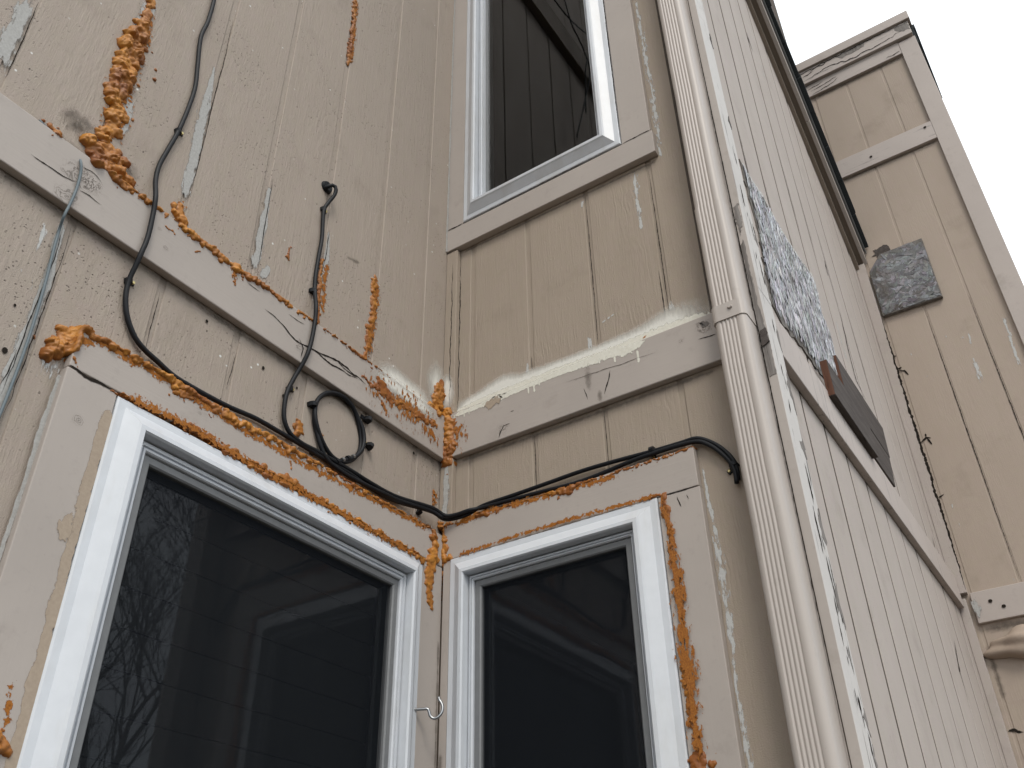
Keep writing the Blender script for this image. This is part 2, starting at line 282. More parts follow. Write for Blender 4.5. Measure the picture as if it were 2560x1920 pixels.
def siding(t, w, edges, zr, holes, mat, gap=0.009, back=0.09, topf=None, bname='siding_board', cham=0.0025, dep=0.003, bmat='groove', ext=0.0):
    """grooved boards (one object each) on a recessed backing sheet"""
    u0, u1 = edges[0], edges[-1]; ztop = max(z for _, z in zr); zbot = min(z for z, _ in zr)
    bm = bmesh.new()
    for r in rects_minus((u0, u1 + ext, zbot, ztop), holes): bm_box(bm, w, r[0], r[1], r[2], r[3], -back, -dep - 0.0005)
    obj('backing_sheet', bm, bmat, t)
    for za, zb in zr:
        for i in range(len(edges) - 1):
            a, b = edges[i] + gap / 2, edges[i + 1] - gap / 2; zt = zb
            if topf: zt = min(zb, topf((a + b) / 2))
            if zt <= za + 0.02: continue
            bm = bmesh.new(); jit = random.uniform(-0.0006, 0.0006)
            for r in rects_minus((a, b, za, zt), holes):
                p = [(r[0], -dep), (r[0] + (cham * 0.4 if abs(r[0] - a) < 1e-6 else 0), jit - 0.001), (r[0] + (cham if abs(r[0] - a) < 1e-6 else 0), jit), (r[1] - (cham if abs(r[1] - b) < 1e-6 else 0), jit), (r[1] - (cham * 0.4 if abs(r[1] - b) < 1e-6 else 0), jit - 0.001), (r[1], -dep)]
                lo = [bm.verts.new(W(w, u, r[2], h)) for u, h in p]; hi = [bm.verts.new(W(w, u, (topf(u) if topf and abs(r[3] - zt) < 1e-6 and zt < zb else r[3]), h)) for u, h in p]
                fs = [bm.faces.new([lo[k], lo[k + 1], hi[k + 1], hi[k]]) for k in range(5)] + [bm.faces.new(lo), bm.faces.new(hi)]
                fs.append(bm.faces.new([lo[0], hi[0], hi[5], lo[5]])); bmesh.ops.recalc_face_normals(bm, faces=fs)
            bmesh.ops.remove_doubles(bm, verts=list(bm.verts), dist=1e-6)
            obj(bname, bm, mat, t)
def resample(p, step):
    p = np.asarray(p, float); d = np.r_[0, np.cumsum(np.linalg.norm(np.diff(p, axis=0), axis=1))]
    n = max(2, int(d[-1] / step) + 1); s = np.linspace(0, d[-1], n); return np.stack([np.interp(s, d, p[:, k]) for k in range(p.shape[1])], 1)
def catmull(p, step):
    p = np.asarray(p, float); q = np.vstack([2 * p[0] - p[1], p, 2 * p[-1] - p[-2]]); o = []
    for i in range(1, len(q) - 2):
        for t in np.linspace(0, 1, 10, endpoint=False):
            a, b, c, d = q[i - 1], q[i], q[i + 1], q[i + 2]
            o.append(0.5 * (2 * b + (c - a) * t + (2 * a - 5 * b + 4 * c - d) * t * t + (3 * b - a - 3 * c + d) * t ** 3))
    o.append(p[-1]); return resample(o, step)
def tube(path, rad, seg=8):
    P = np.asarray(path, float); n = len(P); R = rad if hasattr(rad, '__len__') else [rad] * n
    T = np.gradient(P, axis=0); T /= np.linalg.norm(T, axis=1)[:, None] + 1e-12
    nn = np.cross(T[0], [0.3, 0.5, 0.81]); nn /= np.linalg.norm(nn); V = []; Fc = []
    for i in range(n):
        nn = nn - T[i] * (nn @ T[i]); nn /= np.linalg.norm(nn) + 1e-12; b = np.cross(T[i], nn)
        for k in range(seg):
            a = 2 * math.pi * k / seg; V.append(P[i] + R[i] * (math.cos(a) * nn + math.sin(a) * b))
    for i in range(n - 1):
        for k in range(seg): Fc.append((i * seg + k, i * seg + (k + 1) % seg, (i + 1) * seg + (k + 1) % seg, (i + 1) * seg + k))
    Fc.append(tuple(range(seg))[::-1]); Fc.append(tuple((n - 1) * seg + k for k in range(seg))); return V, Fc
def strip(name, w, uz, width, mat, h, parent, step=0.008, jit=0.0, taper=True, base=None):
    """thin layer (paint, caulk, stain, crack) lying on a wall along a line"""
    p = resample(uz, step); n = len(p); t = np.gradient(p, axis=0); t /= np.linalg.norm(t, axis=1)[:, None] + 1e-9; nr = np.stack([-t[:, 1], t[:, 0]], 1)
    if jit: p = p + nr * (np.convolve(RNG.normal(0, 1, n + 2), [0.3, 0.4, 0.3], 'valid') * jit)[:, None]
    s = np.linspace(0, 1, n); wd = np.interp(s, np.linspace(0, 1, len(width)), width) if hasattr(width, '__len__') else np.full(n, width)
    L = step * n; end = np.clip(np.minimum(s, 1 - s) * L / np.maximum(wd, 1e-4), 0, 1) if taper else np.ones(n)
    V = []; A = []; Fc = []; cr = (-1, -0.5, 0, 0.5, 1)
    for i in range(n):
        for c in cr:
            q = p[i] + nr[i] * c * wd[i] / 2; V.append(W(w, q[0], q[1], h)); A.append((1 - abs(c)) * end[i])
    for i in range(n - 1):
        for k in range(4): Fc.append((i * 5 + k, i * 5 + k + 1, (i + 1) * 5 + k + 1, (i + 1) * 5 + k))
    return obj(name, (V, Fc, A), mat, parent)
def crack(w, uz, width, h, parent, jit=0.0015, name='crack'):
    p = resample(uz, 0.006); n = len(p); t = np.gradient(p, axis=0); t /= np.linalg.norm(t, axis=1)[:, None] + 1e-9; nr = np.stack([-t[:, 1], t[:, 0]], 1)
    p = p + nr * (np.convolve(RNG.normal(0, 1, n + 4), [.15, .25, .3, .25, .15], 'valid') * jit * 1.6)[:, None]; s = np.linspace(0, 1, n); wd = width * np.clip(np.sin(s * math.pi) ** 0.6, 0.08, 1) * RNG.uniform(0.5, 1.2, n)
    V = []; Fc = []
    for i in range(n):
        for c in (-0.5, 0.5): q = p[i] + nr[i] * c * wd[i]; V.append(W(w, q[0], q[1], h))
    for i in range(n - 1): Fc.append((2 * i, 2 * i + 1, 2 * i + 3, 2 * i + 2))
    return obj(name, (V, Fc), 'crack', parent)
def blot(name, w, c, ru, rz, mat, h, parent, n=16):
    V = [W(w, c[0], c[1], h)]; A = [1.0]; Fc = []
    for ring, a in ((0.5, 0.5), (1.0, 0.0)):
        for k in range(n): th = 2 * math.pi * k / n; V.append(W(w, c[0] + ru * ring * math.cos(th), c[1] + rz * ring * math.sin(th), h)); A.append(a)
    for k in range(n):
        k2 = (k + 1) % n; Fc.append((0, 1 + k, 1 + k2)); Fc.append((1 + k, 1 + n + k, 1 + n + k2, 1 + k2))
    return obj(name, (V, Fc, A), mat, parent)
def ragged(poly, amp, step=0.01):
    p = resample(list(poly) + [poly[0]], step)[:-1]; return [(a + RNG.normal(0, amp), b + RNG.normal(0, amp)) for a, b in p]
def flake(name, w, poly, h, mat, parent, amp=0.002, step=0.01, thick=0.0015):
    return prism(name, w, ragged(poly, amp, step), h - thick, h, mat, parent, 0)
def frame_mesh(w, u0, u1, z0, z1_, prof):
    """mitred frame: closed profile (d inwards, h outwards) swept round a rectangle"""
    V = []; n = len(prof)
    for cu, cz, su, sz in ((u0, z0, 1, 1), (u1, z0, -1, 1), (u1, z1_, -1, -1), (u0, z1_, 1, -1)):
        for d, h in prof: V.append(W(w, cu + su * d, cz + sz * d, h))
    Fc = [(c * n + k, c * n + (k + 1) % n, ((c + 1) % 4) * n + (k + 1) % n, ((c + 1) % 4) * n + k) for c in range(4) for k in range(n)]
    bm = bmesh.new(); vs = [bm.verts.new(v) for v in V]
    for f in Fc: bm.faces.new([vs[i] for i in f])
    bmesh.ops.recalc_face_normals(bm, faces=list(bm.faces)); return bm

# ------------------------------------------------------------------ ground and the bare tree the left window mirrors
bm = bmesh.new(); bmesh.ops.create_circle(bm, cap_ends=True, segments=64, radius=400, matrix=Matrix.Translation((0, 0, -2.75)))
tag(obj('ground', bm, 'ground', base=(0, 0, -2.75)), kind='structure')
def make_tree(loc, seed):
    R = random.Random(seed); t = thing('bare_tree', 'bare leafless tree standing across from the left window', 'tree', loc)
    V, Fc = [], []
    def add(path, r0, r1):
        v, f = tube(path, np.linspace(r0, r1, len(path)), 5); o = len(V); V.extend(v); Fc.extend(tuple(i + o for i in q) for q in f)
    trunk = [Vector(loc) + Vector((0.05 * math.sin(k), 0.06 * math.cos(k * 1.3), k * 0.6)) for k in range(7)]
    obj('trunk', tube([tuple(p) for p in trunk], np.linspace(0.15, 0.09, 7), 10), 'bark', t, True)
    def grow(p, d, L, r, lev):
        path = [p]; q = p.copy(); dd = d.copy(); nseg = 8 if lev < 2 else 5
        for k in range(nseg):
            dd = (dd + Vector((R.gauss(0, 0.12), R.gauss(0, 0.12), R.gauss(0.05, 0.08)))).normalized(); q = q + dd * L / nseg; path.append(q.copy())
        add([tuple(x) for x in path], r, r * 0.45)
        if lev >= 4: return
        for k in range((6, 5, 4, 3)[lev]):
            i = R.randint(2, nseg); nd = (dd + Vector((R.gauss(0, 0.5), R.gauss(0, 0.5), R.gauss(0.1, 0.25)))).normalized()
            grow(path[i], nd, L * R.uniform(0.4, 0.65), max(0.005, r * R.uniform(0.34, 0.5)), lev + 1)
    for k in range(5):
        a = 2 * math.pi * k / 5 + R.random(); grow(trunk[3 + k % 4], Vector((0.32 * math.cos(a), 0.32 * math.sin(a), 1)).normalized(), R.uniform(2.8, 3.8), R.uniform(.04, .06), 0)
    obj('branches', (V, Fc), 'bark', t, True); return t
make_tree((9.2, 5.15, -2.75), 5)

# ------------------------------------------------------------------ walls
GA = [-3.6, -2.968, -2.765, -2.561, -2.358, -2.155, -1.952, -1.749, -1.545, -1.342, -1.135, -0.93, -0.733, -0.530, -0.322, -0.123, 0.0]
wA = thing('house_wall', 'left wall of mauve taupe grooved siding streaked with orange foam', 'wall', (0, -1.5, -2.75))
HOLE_A = (-0.93, -0.145, -1.74, -0.36)
siding(wA, 'A', GA, ((-2.75, 0.07), (0.07, 4.2)), [HOLE_A], 'sidA', 0.015, dep=0.0032, bmat='sidA', ext=0.08)
GB = [0.0, 0.09, 0.290, 0.494, 0.698, WX - 0.02]
wB = thing('house_wall', 'middle wall of tan grooved siding between inside corner and downspout', 'wall', (0.45, 0, -2.75))
HOLE_B = (0.08, 0.58, -1.74, -0.335); HOLE_U = (0.10, 0.60, 0.885, 2.76)
siding(wB, 'B', GB, ((-2.75, 0.07), (0.07, 4.2)), [HOLE_B, HOLE_U], 'sidB', 0.014, dep=0.0028, bmat='sidB')
KS = 0.93
def zs(y): return 1.955 + KS * (LY - y)          # line of the sloping roof edge
GC = [0.0, 0.13] + [0.13 + 0.196 * k for k in range(1, 11)] + [LY]
wC = thing('house_wall', 'side wall of narrow pale boards receding right of the downspout', 'wall', (WX, 1.1, -2.75))
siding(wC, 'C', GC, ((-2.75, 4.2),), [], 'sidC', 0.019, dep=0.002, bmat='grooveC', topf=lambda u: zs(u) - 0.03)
GD = [WX, 0.945, 1.131, 1.325, 1.51, 1.535]
wD = thing('house_wall', 'far tan wall section under the sky with sloping cap boards', 'wall', (1.2, LY, -2.75))
siding(wD, 'D', GD, ((-2.75, 3.3),), [], 'sidD', 0.010, dep=0.0018, bmat='sidD')
box('side_return', 'D', 0.9, 1.53, -2.75, 3.3, -3.0, -0.092, 'sidD', wD, 0)

# band boards
def band(w, u0, u1, z0, z1_, label, mat, h=0.02):
    o = box('band_board', w, u0, u1, z0, z1_, 0.0005, h, mat, None, 0.0025); return tag(o, label, 'band board')
bA = band('A', -3.2, -0.0215, -0.004, 0.132, 'cracked band board running down the left wall to the inside corner', 'trimy')
bB = band('B', 0.0005, 0.86, 0.0, 0.140, 'band board across middle wall under white overspray and drips', 'trimx')
poly = [(0.072, -0.012), (LY - 0.05, -0.02), (LY - 0.05, 0.10), (0.30, 0.128), (0.25, 0.142), (0.16, 0.115), (0.09, 0.085), (0.072, 0.03)]
bC = tag(prism('band_board', 'C', [(0.072, 0.07), (2.17, 0.062), (2.17, 0.19), (0.33, 0.205), (0.22, 0.205), (0.12, 0.19), (0.072, 0.15)], 0.0005, 0.022, 'wornz'), 'pale split-ended band board on the receding side wall', 'band board')
bD = band('D', 0.945, 1.545, -0.006, 0.118, 'short low band board at foot of far wall', 'farx')
bM = band('D', 0.93, 1.46, 2.472, 2.60, 'nailed mid rail board high on the far wall', 'wornx')
bR = tag(box('band_board', 'A', -3.2, 0.0, 2.80, 2.98, 0.0005, 0.04, 'soffit'), 'upper dark rail on left wall seen only mirrored in the tall window', 'band board')

# corner posts, battens
t = tag(box('corner_batten', 'B', 0.001, 0.042, 0.142, 0.752, 0.0005, 0.018, 'sidB'), 'tan corner batten between band boards and the tall window sill', 'batten')
t2 = tag(box('corner_batten', 'B', 0.001, 0.042, -0.197, -0.002, 0.0005, 0.018, 'sidB'), 'short grey-streaked corner batten below band board, above the cable bundle', 'batten')
cbB = tag(box('corner_board', 'B', 0.846, 0.909, -2.75, 4.1, 0.0005, 0.019, 'trimz'), 'beige corner board half hidden behind the downspout', 'corner board')
cbC = thing('corner_board', 'peeling pale corner board between the downspout and the side wall', 'corner board', (0.92, 0.02, -2.75))
bm = bmesh.new()
for za, zb in ((-2.75, 0.16), (0.161, 4.1)): bm_box(bm, 'C', -0.02, 0.07, za, zb, 0.02, 0.0395, 0.002)
obj('board', bm, 'pale', cbC)
box('board_edge', 'B', 0.9115, 0.9305, -2.75, 4.09, 0.0195, 0.021, 'trimz', cbC, 0)
box('packing_strip', 'C', -0.018, 0.066, -2.75, 4.08, 0.0, 0.0195, 'groove', cbC, 0)
flake('bare_wood', 'B', [(0.912, 0.30), (0.921, 0.32), (0.923, 0.10), (0.930, 0.02), (0.930, -0.09), (0.912, -0.09), (0.912, 0.1)], 0.0222, 'greywood', cbC, 0.001)
flake('bare_wood', 'B', [(0.912, 0.03), (0.930, 0.04), (0.931, 0.0), (0.914, -0.01)], 0.026, 'darkwood', cbC, 0.002, 0.006, 0.004)
flake('bare_wood', 'B', [(0.913, 0.43), (0.926, 0.44), (0.928, 0.37), (0.915, 0.33)], 0.0225, 'greywood', cbC, 0.002, 0.006)
crack('B', [(0.9103, 1.6), (0.9103, 0.4), (0.9103, -1.0)], 0.0028, 0.0222, cbC, 0.0004)
for k in range(46):
    zz = random.uniform(-1.05, -0.25) if k > 14 else random.uniform(-0.2, 0.9); uu = random.uniform(0.02, 0.066); ln = random.uniform(0.02, 0.09)
    crack('C', [(uu, zz), (uu + random.uniform(-0.004, 0.004), zz - ln)], random.uniform(0.003, 0.007), 0.0401, cbC, 0.0012)
for k in range(9):
    zz = -1.0 + k * 0.17 + random.uniform(-.05, .05); ln = random.uniform(.05, .12); flake('bare_wood', 'C', [(0.07, zz), (0.07, zz + ln), (0.07 - random.uniform(.012, .03), zz + ln * .6), (0.07 - random.uniform(.006, .02), zz + ln * .2)], 0.0402, 'greywood', cbC, 0.003, 0.012)
for za, zb in ((0.86, 0.80), (1.25, 1.17)): flake('bare_wood', 'C', [(0.072, za), (0.06, (za + zb) / 2 + .02), (0.055, (za + zb) / 2), (0.072, zb)], 0.0403, 'darkwood', cbC, 0.002, 0.01)
cbCD = thing('corner_batten', 'split corner batten where the side wall meets the far wall', 'batten', (0.92, LY, -2.75))
box('batten', 'D', WX + 0.001, 0.938, 0.12, 1.86, 0.0005, 0.03, 'sidC', cbCD); box('batten', 'D', WX + 0.001, 0.925, -2.7, 0.10, 0.0005, 0.024, 'sidC', cbCD)
crack('D', [(0.940, 1.50), (0.938, 1.0), (0.939, 0.5), (0.938, 0.13)], 0.012, 0.0305, cbCD, 0.0015)
for p in ([(0.94, 1.21), (0.965, 1.20), (0.978, 1.175)], [(0.94, 1.22), (0.958, 1.225)], [(0.94, 0.82), (0.966, 0.84), (0.985, 0.83)], [(0.966, 0.84), (0.968, 0.86)], [(0.97, 0.835), (0.982, 0.80)], [(0.94, 0.55), (0.965, 0.56)], [(0.94, 1.3), (0.95, 1.29)]): crack('D', p, 0.009, 0.002, cbCD, 0.001)

# far wall trims
tD = tag(box('corner_board', 'D', 1.455, 1.546, -2.75, 3.262, 0.0005, 0.022, 'farz'), 'tall plain corner board up the right edge of far wall', 'corner board')
capt = thing('parapet_top', 'peeling flat cap and fascia boards on top of far wall', 'parapet', (1.2, LY, 3.26))
box('cap_board', 'D', 0.80, 1.556, 3.385, 3.45, -0.2, 0.055, 'farx', capt); box('fascia_board', 'D', 0.80, 1.540, 3.275, 3.384, 0.0, 0.04, 'wornx', capt); box('frieze_board', 'D', 0.80, 1.454, 3.175, 3.274, 0.0, 0.02, 'wornx', capt)
for poly in ([(1.12, 3.375), (1.30, 3.38), (1.28, 3.345), (1.16, 3.335)], [(1.46, 3.37), (1.535, 3.375), (1.538, 3.31), (1.49, 3.325), (1.47, 3.345)]): flake('bare_wood', 'D', poly, 0.0412, 'greywood', capt, 0.004, 0.012)
for a in ([(0.96, 3.355), (1.02, 3.365), (1.12, 3.372)], [(0.93, 3.30), (1.08, 3.32), (1.22, 3.295), (1.36, 3.30), (1.5, 3.325)], [(0.92, 3.33), (0.99, 3.345)], [(0.82, 3.366), (1.55, 3.381)]): crack('D', a, 0.007, 0.0416, capt, 0.004)
for a in ([(0.94, 3.21), (1.1, 3.235)], [(0.92, 3.235), (1.02, 3.245)], [(0.94, 3.185), (1.06, 3.20), (1.10, 3.225)], [(1.37, 3.19), (1.45, 3.20)]): crack('D', a, 0.006, 0.0216, capt, 0.003)
# roof slope behind the far wall, dark shingled edge seen past the cap
def rake(name, x0, x1, dz0, dz1, y0, y1, mat, parent, zf=zs):
    bm = bmesh.new(); vs = [bm.verts.new((x, y, zf(y) + dz)) for y in (y0, y1) for dz in (dz0, dz1) for x in (x0, x1)]
    fs = [bm.faces.new([vs[i] for i in q]) for q in ((0, 1, 3, 2), (4, 6, 7, 5), (0, 4, 5, 1), (2, 3, 7, 6), (0, 2, 6, 4), (1, 5, 7, 3))]; bmesh.ops.recalc_face_normals(bm, faces=fs)
    return obj(name, bm, mat, parent)
rf2 = thing('roof_edge', 'dark shingled roof edge just behind the far wall cap', 'roof edge', (1.5, 2.6, 3.0))
zf2 = lambda y: 3.40 - 1.1 * (y - LY)
rake('shingles', 0.9, 1.566, -0.03, 0.0, LY + 0.01, LY + 0.3, 'shingle', rf2, zf2); rake('rake_board', 1.53, 1.556, -0.16, -0.031, LY + 0.01, LY + 0.3, 'shingle', rf2, zf2)
rf = thing('roof_edge', 'long sloping roof edge of dark shingles above side wall', 'roof edge', (0.95, 1.1, 1.9))
Y0, Y1 = -0.1, LY - 0.012
rake('soffit', WX + 0.0, 0.934, -0.085, -0.072, Y0, Y1, 'soffit', rf); rake('frieze_board', WX + 0.001, WX + 0.018, -0.15, -0.086, Y0, Y1, 'soffit', rf)
rake('rake_board', 0.935, 0.953, -0.105, -0.022, Y0, 1.62, 'trimy', rf); rake('rake_board', 0.935, 0.952, -0.105, -0.022, 1.625, Y1, 'trimy', rf)
rake('drip_edge', 0.936, 0.962, -0.021, -0.012, Y0, Y1, 'drip', rf); rake('drip_lip', 0.958, 0.963, -0.04, -0.0212, Y0, Y1, 'drip', rf)
for k in range(17):
    ya = Y0 + (Y1 - Y0) * k / 17; yb = Y0 + (Y1 - Y0) * (k + 1) / 17 - 0.004
    rake('shingle', 0.5, 0.983 + random.uniform(-0.004, 0.004), -0.011 + 0.004 * (k % 2), 0.014 + random.uniform(0, 0.006), ya, yb, 'shingle', rf)
rake('roof_deck', -3.0, 0.936, -0.07, -0.012, Y0, Y1, 'shingle', rf)

# ------------------------------------------------------------------ windows
PROF = [(0.0, 0.002), (0.0, 0.022), (0.003, 0.025), (0.017, 0.026), (0.021, 0.029), (0.040, 0.042), (0.044, 0.046), (0.053, 0.047), (0.056, 0.043), (0.057, 0.004)]
def window(w, label, u0, u1, z0, z1_, glass_h, screen, track=0.018):
    loc = W(w, (u0 + u1) / 2, z0, 0); t = thing('window', label, 'window', loc)
    obj('frame', frame_mesh(w, u0, u1, z0, z1_, PROF), 'vinyl', t)
    i = 0.0600
    obj('sash', frame_mesh(w, u0 + i, u1 - i, z0 + i, z1_ - i, [(0, -0.02), (0, 0.024), (0.004, 0.026), (track * 0.45, 0.026), (track * 0.5, 0.021), (track * 0.62, 0.021), (track * 0.68, 0.025), (track - 0.002, 0.025), (track, 0.022), (track, -0.02)]), 'vinyl', t)
    i += track
    if screen:
        sf = obj('screen_frame', frame_mesh(w, u0 + i, u1 - i, z0 + i, z1_ - i, [(0, 0.004), (0, 0.015), (0.003, 0.018), (0.015, 0.018), (0.018, 0.015), (0.018, 0.004)]), 'scrframe', t)
        j = i + 0.017; bm = bmesh.new(); vs = [bm.verts.new(W(w, u, z, 0.009)) for u, z in ((u0 + j, z0 + j), (u1 - j, z0 + j), (u1 - j, z1_ - j), (u0 + j, z1_ - j))]; bm.faces.new(vs)
        obj('insect_screen', bm, 'screen', t)
    obj('glazing_bead', frame_mesh(w, u0 + i - 0.001, u1 - i + 0.001, z0 + i - 0.001, z1_ - i + 0.001, [(0, -0.03), (0, glass_h + 0.003), (0.012, glass_h + 0.002), (0.013, -0.03)]), 'scrframe', t)
    j = i; bm = bmesh.new(); vs = [bm.verts.new(W(w, u, z, glass_h)) for u, z in ((u0 + j, z0 + j), (u1 - j, z0 + j), (u1 - j, z1_ - j), (u0 + j, z1_ - j))]; f = bm.faces.new(vs)
    n = W(w, 0, 0, 1) - W(w, 0, 0, 0)
    if f.calc_center_median is not None:
        bm.normal_update()
        if f.normal.dot(n) < 0: f.normal_flip()
    obj('pane', bm, 'glass', t)
    bm = bm_box(bmesh.new(), w, u0 + 0.03, u1 - 0.03, z0 + 0.03, z1_ - 0.03, -0.9, -0.021)     # dark room behind, open towards the glass
    nrm = n
    bm.faces.ensure_lookup_table(); bmesh.ops.delete(bm, geom=[f for f in bm.faces if f.normal.dot(nrm) > 0.9], context='FACES')
    obj('room_lining', bm, 'room', t); return t
winA = window('A', 'large lower left window with screen mirroring a bare tree', -0.972, -0.102, -1.75, -0.320, -0.006, True)
for k in range(19):
    z = -0.43 - k * 0.071
    bm = bm_box(bmesh.new(), 'A', -0.9, -0.17, z - 0.034, z + 0.034, -0.062, -0.058); obj('blind_slat', bm, 'blind', winA)
winB = window('B', 'lower window right of the inside corner with grey screen frame', 0.046, 0.615, -1.75, -0.298, -0.006, True, 0.012)
winU = window('B', 'tall narrow upper window mirroring grooved wall and loose wires', 0.066, 0.634, 0.852, 2.80, -0.002, False, 0.012)
def casing(t, w, u0, u1, z0, z1_, mat, h=0.021, label=None):
    o = box('casing_board', w, u0, u1, z0, z1_, 0.0005, h, mat, t, 0.002)
    if label: o['label'] = label
    return o
casing(winA, 'A', -1.072, -0.0225, -0.311, -0.226, 'trimy'); casing(winA, 'A', -1.074, -0.9735, -1.86, -0.3135, 'trimz'); casing(winA, 'A', -0.1005, -0.022, -1.86, -0.3135, 'trimz')
casing(winB, 'B', 0.0225, 0.715, -0.2965, -0.199, 'trimx'); casing(winB, 'B', 0.0225, 0.0445, -1.86, -0.2985, 'trimz'); casing(winB, 'B', 0.6165, 0.717, -1.86, -0.2985, 'trimz')
casing(winU, 'B', 0.001, 0.0645, 0.8475, 2.9, 'trimz'); casing(winU, 'B', 0.6355, 0.727, 0.8475, 2.9, 'trimz'); casing(winU, 'B', 0.001, 0.734, 0.757, 0.846, 'trimx', 0.023)
crack('B', [(0.0, 0.8465), (0.05, 0.8475), (0.07, 0.848)], 0.005, 0.0236, winU); crack('B', [(0.64, 0.8465), (0.70, 0.847), (0.734, 0.8465)], 0.005, 0.0236, winU)
crack('B', [(0.066, 0.8505), (0.3, 0.8505), (0.636, 0.8505)], 0.004, 0.0238, winU, 0.0006); crack('B', [(0.6348, 0.85), (0.6348, 1.8)], 0.003, 0.0238, winU, 0.0004)
crack('A', [(-1.072, -0.3122), (-1.03, -0.314), (-0.985, -0.312)], 0.007, 0.0218, winA); crack('B', [(0.617, -0.2975), (0.717, -0.2975)], 0.003, 0.0218, winB, 0.0004)
strip('old_paint', 'A', [(-0.981, -0.34), (-0.982, -0.55), (-0.980, -0.9), (-0.98, -1.2)], [0.034, 0.026, 0.03, 0.012], 'drybeige', 0.0216, winA)
strip('old_paint', 'A', [(-0.998, -0.55), (-1.0, -0.60), (-0.99, -0.62)], [.03, .04, .02], 'drybeige', 0.0218, winA)
strip('caulk_line', 'A', [(-1.076, -0.32), (-1.079, -0.7), (-1.077, -1.2)], 0.016, 'caulk', 0.008, winA)
for c, r in (((-1.03, -0.40), 0.015), ((-0.80, -0.265), 0.006)): blot('knot', 'A', c, r, r * 0.9, 'knot', 0.0217, winA)

# ------------------------------------------------------------------ downspout
ds = thing('downspout', 'beige ribbed metal downspout with strap in front of the corner', 'downspout', (0.87, -0.05, -2.75))
def pipe(z0, z1_, grow):
    xl, xr, yf, yb = 0.8325 - grow, 0.905 + grow, -0.085 - grow, -0.022; r = 0.013; P = []
    P.append((xl, yb)); P.append((xl, yf + r))
    for k in range(1, 6): a = math.pi * (1 + 0.1 * k); P.append((xl + r + r * math.cos(a), yf + r + r * math.sin(a)))
    fl, fr = xl + r, xr - r; m = 5
    for i in range(m):
        c = (fl + fr) / 2 - 0.003 + (i - 2) * 0.0088
        for dx, dy in ((-0.0034, 0), (-0.0018, 0.0009), (-0.0007, 0.0021), (0.0007, 0.0021), (0.0018, 0.0009), (0.0034, 0)): P.append((c + dx, yf + dy))
    for k in range(0, 5): a = math.pi * (1.5 + 0.1 * k); P.append((xr - r + r * math.cos(a), yf + r + r * math.sin(a)))
    P.append((xr, yf + r)); P.append((xr, yb))
    zz = list(np.linspace(z0, z1_, 26)); n = len(P); V = []; Fc = []
    for q, z in enumerate(zz):
        wv = 0.0005 * math.sin(z * 9.1) + 0.0004 * math.sin(z * 23)
        V += [(x + wv, y, z) for x, y in P]
    for q in range(len(zz) - 1): Fc += [(q * n + k, q * n + (k + 1) % n, (q + 1) * n + (k + 1) % n, (q + 1) * n + k) for k in range(n)]
    Fc.append(tuple(range(n))); Fc.append(tuple((len(zz) - 1) * n + k for k in range(n)))
    bm = bmesh.new(); vs = [bm.verts.new(v) for v in V]
    for f in Fc: bm.faces.new([vs[i] for i in f])
    bmesh.ops.recalc_face_normals(bm, faces=list(bm.faces)); return bm
for a, b, gr in ((0.418, 4.0, 0.0), (-2.7, 0.418, 0.0016)):
    o = obj('pipe', pipe(a, b, gr), 'spout', ds, True); o.data.set_sharp_from_angle(angle=math.radians(50))
def strap_bm(z0, z1_, g2):
    xl, xr, yf, yb = 0.8325 - g2, 0.905 + g2, -0.085 - g2, -0.0225; r = 0.014; P = [(xl, yb), (xl, yf + r)]
    for k in range(1, 6): a = math.pi * (1 + 0.1 * k); P.append((xl + r + r * math.cos(a), yf + r + r * math.sin(a)))
    for k in range(0, 5): a = math.pi * (1.5 + 0.1 * k); P.append((xr - r + r * math.cos(a), yf + r + r * math.sin(a)))
    P += [(xr, yf + r), (xr, yb)]; n = len(P); bm = bmesh.new()
    lo = [bm.verts.new((x, y, z0)) for x, y in P]; hi = [bm.verts.new((x, y, z1_)) for x, y in P]
    for k in range(n): bm.faces.new([lo[k], lo[(k + 1) % n], hi[(k + 1) % n], hi[k]])
    bm.faces.new(lo); bm.faces.new(hi); bmesh.ops.recalc_face_normals(bm, faces=list(bm.faces)); return bm
st_ = obj('strap', strap_bm(0.052, 0.096, 0.004), 'spout', ds)
bm = bmesh.new(); bmesh.ops.create_cone(bm, cap_ends=True, segments=6, radius1=0.0065, radius2=0.005, depth=0.005, matrix=Matrix.Translation((0.876, -0.0915, 0.080)) @ Matrix.Rotation(math.pi / 2, 4, 'X')); obj('screw', bm, 'spout', st_)

